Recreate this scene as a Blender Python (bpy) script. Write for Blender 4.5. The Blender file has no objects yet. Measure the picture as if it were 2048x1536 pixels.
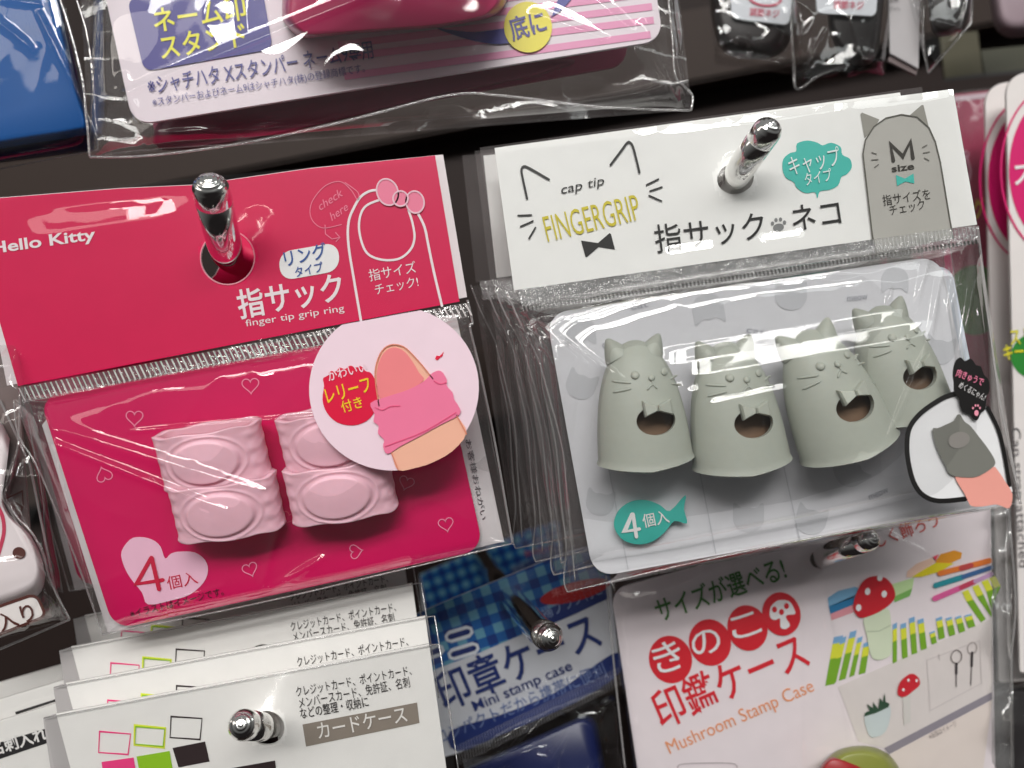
import bpy, bmesh, math, random
from mathutils import Vector, Matrix, noise
random.seed(7)
scene = bpy.context.scene
COL = scene.collection

# ------------------------------------------------------------------ camera
F = 1600.0                       # focal length in photo pixels (2048 wide)
ROLL = math.radians(11)
CAM = Vector((0, 0, 1.30))
FWD = Vector((0, 1, 0))
RGT = Vector((math.cos(ROLL), 0, -math.sin(ROLL)))
UPV = Vector((math.sin(ROLL), 0, math.cos(ROLL)))
cd = bpy.data.cameras.new('camera')
cam = bpy.data.objects.new('camera', cd)
COL.objects.link(cam)
cam.matrix_world = Matrix.Translation(CAM) @ Matrix((RGT, UPV, -FWD)).transposed().to_4x4()
cd.sensor_width = 36
cd.lens = 36 * F / 2048
cd.clip_start = 0.005
cd.clip_end = 50
cd.dof.use_dof = True
cd.dof.focus_distance = 0.117
cd.dof.aperture_fstop = 17
scene.camera = cam

# ------------------------------------------------------------------ world and lamps
w = bpy.data.worlds.new('World')
scene.world = w
w.use_nodes = True
nt = w.node_tree
bg = nt.nodes['Background']
tc = nt.nodes.new('ShaderNodeTexCoord')
sep = nt.nodes.new('ShaderNodeSeparateXYZ')
mr = nt.nodes.new('ShaderNodeMapRange')
mr.inputs[1].default_value = -0.6
mr.inputs[2].default_value = 0.65
cr = nt.nodes.new('ShaderNodeValToRGB')
cr.color_ramp.elements[0].color = (0.03, 0.026, 0.026, 1)
cr.color_ramp.elements[1].color = (0.50, 0.51, 0.50, 1)
nt.links.new(tc.outputs['Generated'], sep.inputs[0])
nt.links.new(sep.outputs['Z'], mr.inputs[0])
nt.links.new(mr.outputs[0], cr.inputs[0])
nt.links.new(cr.outputs[0], bg.inputs['Color'])
bg.inputs['Strength'].default_value = 0.42

LAMPS = []
def tube(loc, length, width, power, col=(1, 0.97, 0.92)):
    l = bpy.data.lights.new('ceiling_tube_light', 'AREA')
    l.shape = 'RECTANGLE'
    l.size = length
    l.size_y = width
    l.energy = power
    l.color = col
    o = bpy.data.objects.new('ceiling_tube_light', l)
    COL.objects.link(o)
    p = Vector(loc)
    o.location = p
    d = (Vector((0, 0.12, 1.3)) - p).normalized()
    o.rotation_euler = d.to_track_quat('-Z', 'Y').to_euler()
    LAMPS.append(p)
tube((0.10, -1.25, 2.35), 1.7, 0.22, 16.5, (1, 0.985, 0.95))
tube((-1.5, -1.1, 2.45), 2.2, 0.3, 5.5, (1, 0.93, 0.86))
tube((1.7, -1.2, 2.45), 2.2, 0.3, 6.5, (0.95, 1, 0.98))
tube((0.2, -2.7, 2.95), 2.0, 0.2, 40, (1, 0.98, 0.95))
scene.view_settings.view_transform = 'Standard'
scene.view_settings.look = 'None'
scene.view_settings.exposure = 0.12
scene.cycles.transparent_max_bounces = 48
scene.cycles.max_bounces = 10

# ------------------------------------------------------------------ materials
def lin(c):
    c = c / 255.0
    return c / 12.92 if c <= 0.04045 else ((c + 0.055) / 1.055) ** 2.4
MATS = {}
def mat(rgb, rough=0.45, metal=0.0, coat=0.0, kind='paper', spec=0.5, k=1.0):
    key = (rgb, rough, metal, coat, kind, spec, k)
    if key in MATS: return MATS[key]
    m = bpy.data.materials.new('%s_%02x%02x%02x' % ((kind,) + rgb))
    m.use_nodes = True
    nt = m.node_tree
    b = nt.nodes['Principled BSDF']
    base = [min(0.85, lin(c) * 1.05 * k) for c in rgb]
    tc = nt.nodes.new('ShaderNodeTexCoord')
    n = nt.nodes.new('ShaderNodeTexNoise')
    n.inputs['Scale'].default_value = 260 if kind != 'silicone' else 900
    n.inputs['Detail'].default_value = 6
    nt.links.new(tc.outputs['Object'], n.inputs['Vector'])
    mr = nt.nodes.new('ShaderNodeMapRange')
    mr.inputs[3].default_value = 0.955
    mr.inputs[4].default_value = 1.045
    nt.links.new(n.outputs['Fac'], mr.inputs[0])
    mx = nt.nodes.new('ShaderNodeVectorMath')
    mx.operation = 'SCALE'
    mx.inputs[0].default_value = base
    nt.links.new(mr.outputs[0], mx.inputs['Scale'])
    nt.links.new(mx.outputs[0], b.inputs['Base Color'])
    b.inputs['Roughness'].default_value = rough
    b.inputs['Metallic'].default_value = metal
    b.inputs['Specular IOR Level'].default_value = spec
    if coat:
        b.inputs['Coat Weight'].default_value = coat
        b.inputs['Coat Roughness'].default_value = 0.06
    if kind == 'silicone':
        b.inputs['Subsurface Weight'].default_value = 0.25
        b.inputs['Subsurface Radius'].default_value = (0.0012, 0.0009, 0.0007)
        b.inputs['Subsurface Scale'].default_value = 1.0
        bp = nt.nodes.new('ShaderNodeBump')
        bp.inputs['Strength'].default_value = 0.12
        bp.inputs['Distance'].default_value = 0.0002
        nt.links.new(n.outputs['Fac'], bp.inputs['Height'])
        nt.links.new(bp.outputs[0], b.inputs['Normal'])
    MATS[key] = m
    return m

def film_mat(name='clear_film', rough=0.035, haze=0.006, gloss=0.85, tint=(0.97, 0.97, 0.97), crinkle=0.0, scale=300, hazecol=(0.8, 0.78, 0.78)):
    if name in MATS: return MATS[name]
    m = bpy.data.materials.new(name)
    m.use_nodes = True
    nt = m.node_tree
    for n in list(nt.nodes): nt.nodes.remove(n)
    out = nt.nodes.new('ShaderNodeOutputMaterial')
    tr = nt.nodes.new('ShaderNodeBsdfTransparent')
    tr.inputs[0].default_value = (*tint, 1)
    gl = nt.nodes.new('ShaderNodeBsdfGlossy')
    gl.inputs['Roughness'].default_value = rough
    df = nt.nodes.new('ShaderNodeBsdfDiffuse')
    df.inputs[0].default_value = (*hazecol, 1)
    fr = nt.nodes.new('ShaderNodeFresnel')
    ge_ = nt.nodes.new('ShaderNodeNewGeometry')
    io = nt.nodes.new('ShaderNodeMapRange')      # same reflectance from either side of a thin sheet
    io.inputs[3].default_value = 1.5
    io.inputs[4].default_value = 1 / 1.5
    nt.links.new(ge_.outputs['Backfacing'], io.inputs[0])
    nt.links.new(io.outputs[0], fr.inputs[0])
    mu = nt.nodes.new('ShaderNodeMath')
    mu.operation = 'MULTIPLY'
    mu.inputs[1].default_value = 1.7 * gloss
    mu.use_clamp = True
    nt.links.new(fr.outputs[0], mu.inputs[0])
    m1 = nt.nodes.new('ShaderNodeMixShader')
    m1.inputs[0].default_value = haze
    nt.links.new(tr.outputs[0], m1.inputs[1])
    nt.links.new(df.outputs[0], m1.inputs[2])
    m2 = nt.nodes.new('ShaderNodeMixShader')
    mn = nt.nodes.new('ShaderNodeMath')
    mn.operation = 'MINIMUM'
    mn.inputs[1].default_value = 0.32
    nt.links.new(mu.outputs[0], mn.inputs[0])
    nt.links.new(mn.outputs[0], m2.inputs[0])
    nt.links.new(m1.outputs[0], m2.inputs[1])
    nt.links.new(gl.outputs[0], m2.inputs[2])
    nt.links.new(m2.outputs[0], out.inputs[0])
    if crinkle:
        tc = nt.nodes.new('ShaderNodeTexCoord')
        n = nt.nodes.new('ShaderNodeTexNoise')
        n.inputs['Scale'].default_value = scale
        n.inputs['Detail'].default_value = 3
        nt.links.new(tc.outputs['Object'], n.inputs['Vector'])
        bp = nt.nodes.new('ShaderNodeBump')
        bp.inputs['Strength'].default_value = 1.0
        bp.inputs['Distance'].default_value = crinkle
        nt.links.new(n.outputs['Fac'], bp.inputs['Height'])
        nt.links.new(bp.outputs[0], gl.inputs['Normal'])
        nt.links.new(bp.outputs[0], fr.inputs['Normal'])
    MATS[name] = m
    return m

FILM = film_mat('clear_film', crinkle=0.00003, scale=120)
FILM_OLD = film_mat('hazy_film', rough=0.08, haze=0.07, crinkle=0.0003, scale=160, hazecol=(0.75, 0.68, 0.68))
SEAM = film_mat('film_seam', rough=0.12, haze=0.22, gloss=2.5, crinkle=0.0002, scale=700)
CRIMP = film_mat('crimped_film', rough=0.12, haze=0.34, gloss=1.6, crinkle=0.0009, scale=900, hazecol=(0.5, 0.5, 0.5))
CRIMP_CLEAR = film_mat('clear_crimp', rough=0.1, haze=0.10, gloss=2.0, crinkle=0.0004, scale=900)
RIDGE = film_mat('crimp_ridge', rough=0.2, haze=0.72, gloss=2.0, hazecol=(0.85, 0.8, 0.8))

def chrome():
    m = bpy.data.materials.new('polished_steel')
    m.use_nodes = True
    nt = m.node_tree
    b = nt.nodes['Principled BSDF']
    b.inputs['Base Color'].default_value = (0.86, 0.85, 0.83, 1)
    b.inputs['Metallic'].default_value = 1
    tc = nt.nodes.new('ShaderNodeTexCoord')
    n = nt.nodes.new('ShaderNodeTexNoise')
    n.inputs['Scale'].default_value = 500
    n.inputs['Detail'].default_value = 5
    nt.links.new(tc.outputs['Object'], n.inputs['Vector'])
    r = nt.nodes.new('ShaderNodeMapRange')
    r.inputs[1].default_value = 0.35
    r.inputs[2].default_value = 0.75
    r.inputs[3].default_value = 0.05
    r.inputs[4].default_value = 0.22
    nt.links.new(n.outputs['Fac'], r.inputs[0])
    nt.links.new(r.outputs[0], b.inputs['Roughness'])
    return m
CHROME = chrome()

def turned():
    m = CHROME.copy()
    m.name = 'turned_steel_tip'
    nt = m.node_tree
    b = nt.nodes['Principled BSDF']
    tc = nt.nodes.new('ShaderNodeTexCoord')
    sp = nt.nodes.new('ShaderNodeSeparateXYZ')
    cm = nt.nodes.new('ShaderNodeCombineXYZ')
    ln = nt.nodes.new('ShaderNodeVectorMath'); ln.operation = 'LENGTH'
    mul = nt.nodes.new('ShaderNodeMath'); mul.operation = 'MULTIPLY'; mul.inputs[1].default_value = 13000
    sn = nt.nodes.new('ShaderNodeMath'); sn.operation = 'SINE'
    nt.links.new(tc.outputs['Object'], sp.inputs[0])
    nt.links.new(sp.outputs[0], cm.inputs[0]); nt.links.new(sp.outputs[1], cm.inputs[1])
    nt.links.new(cm.outputs[0], ln.inputs[0]); nt.links.new(ln.outputs['Value'], mul.inputs[0])
    nt.links.new(mul.outputs[0], sn.inputs[0])
    bp = nt.nodes.new('ShaderNodeBump')
    bp.inputs['Strength'].default_value = 0.5
    bp.inputs['Distance'].default_value = 0.00005
    nt.links.new(sn.outputs[0], bp.inputs['Height'])
    nt.links.new(bp.outputs[0], b.inputs['Normal'])
    b.inputs['Anisotropic'].default_value = 0.5
    return m
TURNED = turned()

# ------------------------------------------------------------------ geometry helpers
def ray(px, py):
    return FWD + RGT * ((px - 1024) / F) + UPV * ((768 - py) / F)
def P(px, py, d):
    return CAM + ray(px, py) * d

class Plane:
    """a flat item: frame with x to its right, y up it, z off its face"""
    def __init__(s, anchor, depth, right, tilt=(0, 0)):
        s.d = depth
        s.mpp = depth / F
        n = (-FWD + UPV * math.tan(math.radians(tilt[0])) + RGT * math.tan(math.radians(tilt[1]))).normalized()
        s.N = n
        s.O = P(*anchor, depth)
        s.X = Vector((1, 0, 0)); s.Y = Vector((0, 1, 0))
        a = s.hit(*right[0]); b = s.hit(*right[1])
        s.X = (b - a).normalized()
        s.Y = s.N.cross(s.X).normalized()
    def hit(s, px, py, z=0.0):
        D = ray(px, py)
        t = s.N.dot(s.O + s.N * z - CAM) / s.N.dot(D)
        return CAM + D * t
    def L(s, px, py, z=0.0):
        p = s.hit(px, py, z) - s.O
        return Vector((s.X.dot(p), s.Y.dot(p), z))
    def matrix(s):
        return Matrix.Translation(s.O) @ Matrix((s.X, s.Y, s.N)).transposed().to_4x4()

def thing(name, label, cat, matrix=None, group=None):
    o = bpy.data.objects.new(name, None)
    o.empty_display_size = 0.005
    COL.objects.link(o)
    if matrix is not None: o.matrix_world = matrix
    o['label'] = label; o['category'] = cat
    if group: o['group'] = group
    return o

def link(name, me, m=None, parent=None):
    o = bpy.data.objects.new(name, me)
    COL.objects.link(o)
    if parent is not None: o.parent = parent
    if m is not None and not me.materials: me.materials.append(m)
    return o

def mesh(name, verts, faces, m, parent, smooth=False):
    me = bpy.data.meshes.new(name)
    me.from_pydata([tuple(v) for v in verts], [], faces)
    me.update()
    if smooth: me.shade_smooth()
    return link(name, me, m, parent)

def catmull(pts, n=6, closed=False):
    out = []
    N = len(pts)
    rng = range(N if closed else N - 1)
    for i in rng:
        if closed:
            p0, p1, p2, p3 = pts[i - 1], pts[i], pts[(i + 1) % N], pts[(i + 2) % N]
        else:
            p0, p1, p2, p3 = pts[max(i - 1, 0)], pts[i], pts[i + 1], pts[min(i + 2, N - 1)]
        for k in range(n):
            t = k / n
            out.append(tuple(0.5 * ((2 * p1[j]) + (-p0[j] + p2[j]) * t + (2 * p0[j] - 5 * p1[j] + 4 * p2[j] - p3[j]) * t * t
                       + (-p0[j] + 3 * p1[j] - 3 * p2[j] + p3[j]) * t ** 3) for j in range(2)))
    if not closed: out.append(tuple(pts[-1]))
    return out

def round_quad(q, r, n=7):
    out = []
    for i in range(4):
        a, b, c = Vector(q[i - 1]), Vector(q[i]), Vector(q[(i + 1) % 4])
        rr = r[i] if isinstance(r, (list, tuple)) else r
        u = (a - b).normalized(); v = (c - b).normalized()
        p0 = b + u * rr; p1 = b + v * rr
        for k in range(n + 1):
            t = k / n
            # quadratic corner pulled to look circular
            w_ = 0.5858 * 1.35
            x = (p0 * (1 - t) ** 2 + b * (2 * t * (1 - t) * w_) + p1 * t * t)
            x /= ((1 - t) ** 2 + 2 * t * (1 - t) * w_ + t * t)
            out.append((x.x, x.y))
    return out

def ell(cx, cy, rx, ry, a=0, n=40):
    a = math.radians(a)
    return [(cx + rx * math.cos(t) * math.cos(a) - ry * math.sin(t) * math.sin(a),
             cy + rx * math.cos(t) * math.sin(a) + ry * math.sin(t) * math.cos(a))
            for t in [2 * math.pi * k / n for k in range(n)]]

def poly(pl, name, pts, m, parent, z=0.0001, thick=0.0, holes=()):
    """filled outline given in photo pixels, laid on the item's face; thick extrudes it backwards"""
    cu = bpy.data.curves.new(name, 'CURVE')
    cu.dimensions = '2D'
    cu.fill_mode = 'BOTH' if thick else 'FRONT'
    for ring in [pts] + list(holes):
        sp = cu.splines.new('POLY')
        sp.points.add(len(ring) - 1)
        for k, p in enumerate(ring):
            l = pl.L(p[0], p[1], z)
            sp.points[k].co = (l.x, l.y, 0, 1)
        sp.use_cyclic_u = True
    cu.extrude = thick / 2
    t = bpy.data.objects.new('tmp', cu)
    me = bpy.data.meshes.new_from_object(t)
    bpy.data.objects.remove(t)
    bpy.data.curves.remove(cu)
    me.name = name
    off = z - thick / 2
    me.transform(Matrix.Translation((0, 0, off)))
    bm = bmesh.new(); bm.from_mesh(me)
    bmesh.ops.recalc_face_normals(bm, faces=bm.faces)
    if not thick:
        for f in bm.faces:
            if f.normal.z < 0: f.normal_flip()
    bm.to_mesh(me); bm.free()
    me.materials.clear()
    return link(name, me, m, parent)

def stroke(pl, name, pts, wpx, m, parent, z=0.0002, closed=False, smooth=0):
    """a printed line of constant width; several lines may be given as a list of lists"""
    lines = pts if isinstance(pts[0][0], (tuple, list)) else [pts]
    V, Fc = [], []
    for ln in lines:
        if smooth: ln = catmull(ln, smooth, closed)
        L = [pl.L(p[0], p[1], z) for p in ln]
        hw = wpx * pl.mpp / 2
        n = len(L)
        base = len(V)
        if not closed:                     # round ends
            d0 = (L[0] - L[1]).normalized(); d1 = (L[-1] - L[-2]).normalized()
            ext = [(L[0], d0, [(hw * .85, hw * .5)]), (L[-1], d1, [(hw * .85, hw * .5)])]
            L2 = [(L[0] + d0 * hw * .8, hw * .45)] + [(p, hw) for p in L] + [(L[-1] + d1 * hw * .8, hw * .45)]
        else:
            L2 = [(p, hw) for p in L]
        n = len(L2)
        for i in range(n):
            p, h = L2[i]
            if closed: a, b = L2[i - 1][0], L2[(i + 1) % n][0]
            else: a, b = L2[max(i - 1, 0)][0], L2[min(i + 1, n - 1)][0]
            d = (b - a)
            if d.length < 1e-9: d = Vector((1, 0, 0))
            d.normalize()
            q = Vector((-d.y, d.x, 0))
            e1 = (p - a)
            if e1.length > 1e-9 and (b - p).length > 1e-9: h = h / max(0.5, abs(e1.normalized().dot(d)))
            V.append(p + q * h); V.append(p - q * h)
        for i in range(n if closed else n - 1):
            j = (i + 1) % n
            Fc.append((base + 2 * i, base + 2 * i + 1, base + 2 * j + 1, base + 2 * j))
    return mesh(name, V, Fc, m, parent)

TXT = {}
def glyphs(s, bold):
    k = (s, bold)
    if k not in TXT:
        c = bpy.data.curves.new('t', 'FONT')
        c.body = s
        c.resolution_u = 3
        c.offset = bold
        o = bpy.data.objects.new('t', c)
        me = bpy.data.meshes.new_from_object(o)
        TXT[k] = ([v.co.copy() for v in me.vertices], [tuple(p.vertices) for p in me.polygons])
        bpy.data.objects.remove(o)
    return TXT[k]

def text(pl, s, a, b, size, m, parent, z=0.0002, bold=0.0, shear=0.0, name='lettering'):
    """print s from pixel a to pixel b (foot of the letters), size = letter height in pixels"""
    V, Fc = glyphs(s, bold)
    if not V: return
    x0 = min(v.x for v in V); x1 = max(v.x for v in V)
    A = pl.L(a[0], a[1], z); B = pl.L(b[0], b[1], z)
    d = B - A; ln = d.length; d.normalize()
    q = Vector((-d.y, d.x, 0))
    latin = all(ord(c) < 128 for c in s)
    h = size * pl.mpp
    out = []
    for v in V:
        y = v.y / 0.73 if latin else (v.y + 0.07) / 0.88
        x = (v.x - x0) / (x1 - x0) * ln + shear * y * h
        out.append(A + d * x + q * (y * h))
    return mesh(name, out, Fc, m, parent)

def bilin(q, u, v):
    """q = TL, TR, BR, BL"""
    t = (q[0][0] * (1 - u) + q[1][0] * u, q[0][1] * (1 - u) + q[1][1] * u)
    b = (q[3][0] * (1 - u) + q[2][0] * u, q[3][1] * (1 - u) + q[2][1] * u)
    return (t[0] * (1 - v) + b[0] * v, t[1] * (1 - v) + b[1] * v)

def seg_dist(px, py, s):
    ax, ay, bx, by = s
    dx, dy = bx - ax, by - ay
    L2 = dx * dx + dy * dy
    t = ((px - ax) * dx + (py - ay) * dy) / L2
    L = math.sqrt(L2)
    return t, ((px - ax) * dy - (py - ay) * dx) / L     # signed: positive above a line drawn left to right

def film(pl, name, quad, m, parent, z0=0.0006, puff=0.0, n=(90, 70), rough=0.00025, ridges=(), facets=(), hole=None, seed=0, edge=0.0, fscale=26, flat_edge=True):
    """a loose plastic sheet: puffed, rumpled, with creases; quad in photo pixels"""
    V, Fc = [], []
    nu, nv = n
    off = Vector((seed * 3.1, seed * 7.7, seed))
    fac = []
    for (ax, ay, bx, by, wd, k_) in facets:               # tilt at which a band mirrors the nearest ceiling tube
        mx_, my_ = (ax + bx) / 2, (ay + by) / 2
        p = pl.hit(mx_, my_, z0)
        h = ((CAM - p).normalized() + (LAMPS[0] - p).normalized()).normalized()
        L_ = math.hypot(bx - ax, by - ay)
        sd = (pl.hit(mx_ + (by - ay) / L_ * 10, my_ - (bx - ax) / L_ * 10, z0) - p).normalized()
        fac.append((ax, ay, bx, by, wd, h.dot(sd) / h.dot(pl.N)))
    facets = fac
    for j in range(nv + 1):
        for i in range(nu + 1):
            u, v = i / nu, j / nv
            px, py = bilin(quad, u, v)
            e = min(1.0, 16 * u * (1 - u) * v * (1 - v)) if puff else 1
            env = min(1.0, (4 * u * (1 - u)) ** 0.8) * min(1.0, (4 * v * (1 - v)) ** 0.8)
            p = Vector((px * pl.mpp * fscale * 4, py * pl.mpp * fscale * 4, 0)) + off
            nz = noise.noise(p) * 0.6 + noise.noise(p * 2.3) * 0.3
            rd = (1 - abs(noise.noise(p * 0.9 + Vector((9, 3, 1))))) ** 6       # sharp folds
            wr = 1.0 + 1.6 * (1 - min(1, 2.2 * env))          # more rumpled towards the seams
            z = z0 + puff * (1 - math.exp(-9 * env)) + rough * (nz * 1.2 + rd * 0.8) * wr
            for (ax, ay, bx, by, wd, amp) in ridges:
                t, s = seg_dist(px, py, (ax, ay, bx, by))
                if -0.15 < t < 1.15:
                    fade = math.sin(math.pi * min(1, max(0, (t + 0.15) / 1.3))) ** 0.5
                    z += amp * fade * math.exp(-(s / wd) ** 2)
            for (ax, ay, bx, by, wd, slope) in facets:           # a band of steady tilt
                t, s = seg_dist(px, py, (ax, ay, bx, by))
                if -0.3 < t < 1.3:
                    fade = min(1, (t + 0.3) / 0.3, (1.3 - t) / 0.3)
                    ss = max(-wd, min(wd, s))
                    tail = math.exp(-(max(0, abs(s) - wd) / (wd * 1.6)) ** 2)
                    z += -slope * ss * pl.mpp * fade * tail
            q = pl.L(px, py, z)
            V.append(q)
    def ins(i, j):
        if not hole: return False
        px, py = bilin(quad, (i + .5) / nu, (j + .5) / nv)
        return math.hypot(px - hole[0], py - hole[1]) < hole[2]
    for j in range(nv):
        for i in range(nu):
            if ins(i, j): continue
            a = j * (nu + 1) + i
            Fc.append((a, a + nu + 1, a + nu + 2, a + 1))
    return mesh(name, V, Fc, m, parent, smooth=True)

def tubemesh(path, rad, m, name, parent, n=10, cap=True):
    """round bar through 3-D points; rad one number or one per point"""
    V, Fc = [], []
    N = len(path)
    prev = None
    for i, p in enumerate(path):
        d = (path[min(i + 1, N - 1)] - path[max(i - 1, 0)]).normalized()
        if prev is None:
            prev = d.orthogonal().normalized()
        x = (prev - d * prev.dot(d)).normalized(); prev = x
        y = d.cross(x)
        r = rad[i] if isinstance(rad, (list, tuple)) else rad
        for k in range(n):
            a = 2 * math.pi * k / n
            V.append(p + (x * math.cos(a) + y * math.sin(a)) * r)
    for i in range(N - 1):
        for k in range(n):
            k2 = (k + 1) % n
            Fc.append((i * n + k, i * n + k2, (i + 1) * n + k2, (i + 1) * n + k))
    if cap:
        Fc.append(tuple(range(n))[::-1]); Fc.append(tuple((N - 1) * n + k for k in range(n)))
    return mesh(name, V, Fc, m, parent, smooth=True)

def seam(pl, pts, m, parent, z=0.0004, r=0.00013, name='bag_seam', smooth=5):
    pts = catmull(pts, smooth) if smooth else pts
    return tubemesh([pl.L(p[0], p[1], z) for p in pts], r, m, name, parent, n=6)

def dup(root, delta, label, skip=('lettering', 'printed', 'crimp_ridges'), rot=0.0):
    """a copy of a hanging pack with its parts, moved by delta"""
    r = root.copy(); COL.objects.link(r)
    r.matrix_world = Matrix.Translation(delta) @ root.matrix_world @ Matrix.Rotation(math.radians(rot), 4, 'Z')
    r['label'] = label
    for ch in list(root.children):
        if ch.name.startswith(skip): continue
        c = ch.copy(); COL.objects.link(c); c.parent = r
        for g in ch.children:
            if g.name.startswith(skip): continue
            d = g.copy(); COL.objects.link(d); d.parent = c
    return r

def heart(cx, cy, s, a=0, n=26):
    out = []
    a = math.radians(a)
    for k in range(n):
        t = 2 * math.pi * k / n
        x = 16 * math.sin(t) ** 3 / 16 * s
        y = -(13 * math.cos(t) - 5 * math.cos(2 * t) - 2 * math.cos(3 * t) - math.cos(4 * t)) / 16 * s
        out.append((cx + x * math.cos(a) - y * math.sin(a), cy + x * math.sin(a) + y * math.cos(a)))
    return out

# ------------------------------------------------------------------ back wall and rails
def structure(name, verts, faces, m):
    o = mesh(name, verts, faces, m, None); o['kind'] = 'structure'; return o
WALLM = mat((38, 29, 27), 0.55, kind='painted_metal', spec=.15)
wy = 0.275
structure('wall', [(-1.2, wy, 0.5), (1.2, wy, 0.5), (1.2, wy, 2.1), (-1.2, wy, 2.1)], [(0, 1, 2, 3)], WALLM)
def box(name, lo, hi, m, parent=None, bevel=0.0):
    bm = bmesh.new()
    bmesh.ops.create_cube(bm, size=1)
    for v in bm.verts:
        v.co = Vector([(lo[i] + hi[i]) / 2 + v.co[i] * (hi[i] - lo[i]) for i in range(3)])
    if bevel: bmesh.ops.bevel(bm, geom=bm.edges[:], offset=bevel, segments=2, affect='EDGES')
    me = bpy.data.meshes.new(name); bm.to_mesh(me); bm.free()
    return link(name, me, m, parent)
for k, (zc, lab) in enumerate([(1.398, 'dark metal rail on the back wall above the pink and white headers'),
                               (1.302, 'dark metal rail on the back wall behind the middle of the two front packs'),
                               (1.205, 'dark metal rail on the back wall behind the lower row of packs')]):
    o = box('wall_rail', (-0.6, wy - 0.012, zc - 0.012), (0.6, wy - 0.0005, zc + 0.012), mat((52, 42, 38), 0.5, kind='painted_metal', spec=.15), None, 0.001)
    o['label'] = lab; o['category'] = 'rail'; o['group'] = 'rails on the back wall'

# ------------------------------------------------------------------ pegs
def peg(path, r, label, tip_r=None, cat='peg'):
    """display peg: rod through the packs with a rounded turned tip"""
    tip = path[-1]
    t = thing('display_peg', label, cat, Matrix.Translation(path[0]), 'steel display pegs')
    o0 = path[0]
    pts = [p - o0 for p in path[:-1]]
    d = (path[-1] - path[-2]).normalized()
    tr = tip_r or r * 1.015
    body_end = path[-1] - o0 - d * tr * 0.55
    # smooth the bends
    sm = []
    allp = pts + [body_end]
    for i, p in enumerate(allp):
        if 0 < i < len(allp) - 1:
            a, c = allp[i - 1], allp[i + 1]
            la = min(0.004, (a - p).length * .45); lc = min(0.004, (c - p).length * .45)
            p0 = p + (a - p).normalized() * la; p1 = p + (c - p).normalized() * lc
            for k in range(7):
                u = k / 6
                sm.append(p0 * (1 - u) ** 2 + p * 2 * u * (1 - u) + p1 * u * u)
        else: sm.append(p)
    tubemesh(sm, r, CHROME, 'rod', t, n=40)
    # tip: lathed blunt cone with its own frame so that the turning rings run round its axis
    prof = [(tr * k1, tr * k2) for k1, k2 in ((.985, -.75), (1, -.7), (1, -.1), (.96, .28), (.84, .54), (.64, .74), (.4, .88), (.18, .95), (.07, .965), (0.00001, .965))]
    n = 48; V = []; Fc = []
    for (rr, z) in prof:
        for k in range(n):
            a = 2 * math.pi * k / n
            V.append((rr * math.cos(a), rr * math.sin(a), z))
    for i in range(len(prof) - 1):
        for k in range(n):
            Fc.append((i * n + k, i * n + (k + 1) % n, (i + 1) * n + (k + 1) % n, (i + 1) * n + k))
    o = mesh('tip', V, Fc, TURNED, t, smooth=True)
    o.matrix_local = Matrix.Translation(body_end) @ d.to_track_quat('Z', 'Y').to_matrix().to_4x4()
    return t
def behind(px, py, d, dback=0.272):
    return P(1024 + (px - 1024) * d / dback, 768 + (py - 768) * d / dback, dback)
PEG_MM = 1600 / 0.12
peg([behind(458, 512, 0.121), P(458, 512, 0.122), P(450, 494, 0.117), P(419, 366, 0.108)], 0.00248, 'steel peg with rounded tip rising out of the crimson header hole')
peg([behind(1470, 362, 0.119), P(1470, 362, 0.120), P(1478, 342, 0.115), P(1541, 252, 0.108)], 0.00200, 'steel peg leaning right out of the white header hole')
peg([P(600, 1380, 0.272), P(545, 1456, 0.125), P(484, 1449, 0.104)], 0.00196, 'steel peg pointing at the viewer through the front card case sheet')
peg([P(948, 1085, 0.272), P(1000, 1168, 0.165), P(1078, 1262, 0.128), P(1103, 1276, 0.122)], 0.00225, 'steel peg with turned tip in front of the blue gingham card', tip_r=0.00215)
peg([behind(1640, 1120, 0.142), P(1640, 1120, 0.145), P(1655, 1108, 0.138), P(1743, 1075, 0.128)], 0.00190, 'steel peg lying in the hole of the mushroom card, reflecting it')
# ------------------------------------------------------------------ pink ring pack
RED = mat((206, 2, 76), 0.42, coat=0.0, spec=.35)
RED2 = mat((200, 2, 84), 0.42, coat=0.0, spec=.35)
WHITE = mat((232, 230, 227), 0.4)
PRW = mat((240, 222, 226), 0.45)
BLACK = mat((22, 20, 20), 0.4)

A = Plane((455, 515), 0.120, ((40, 770), (915, 605)), (0, 0))
pa = thing('ring_pack', 'crimson finger ring pack hanging at the left, round white sticker on its bag', 'package', A.matrix())
HA = [(-62, 398), (885, 309), (934, 594), (-14, 775)]
HAr = [(-48, 398), (871, 311), (919, 604), (6, 780)]
holeA = (455, 515, 53)
poly(A, 'header_card', [(-62, 400), (240, 376), (390, 369), (620, 336), (886, 309), (934, 594), (450, 686), (14, 771), (-40, 500)], mat((225, 215, 218), 0.4), pa, z=0, thick=0.0003, holes=[ell(455, 515, 53, 53)])
poly(A, 'printed_field', [(-62, 401), (240, 377), (390, 370), (620, 337), (870, 311), (919, 603), (450, 692), (36, 772), (-40, 506)], RED, pa, z=0.0001, holes=[ell(455, 515, 55, 55)])
stroke(A, 'hole_rim', ell(455, 515, 54.5, 54.5), 2.2, mat((225, 130, 150), 0.3), pa, z=0.0002, closed=True)
text(A, 'Hello Kitty', (-16, 507), (192, 478), 23, PRW, pa, bold=0.022)
PNK = mat((238, 120, 152), 0.4)
stroke(A, 'printed_finger_outline', [[(722, 642), (708, 560), (697, 490), (697, 445), (708, 415), (722, 393), (740, 382), (756, 380)],
    [(835, 425), (849, 454), (857, 492), (868, 545), (884, 612)]], 5, PRW, pa, smooth=5)
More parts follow.
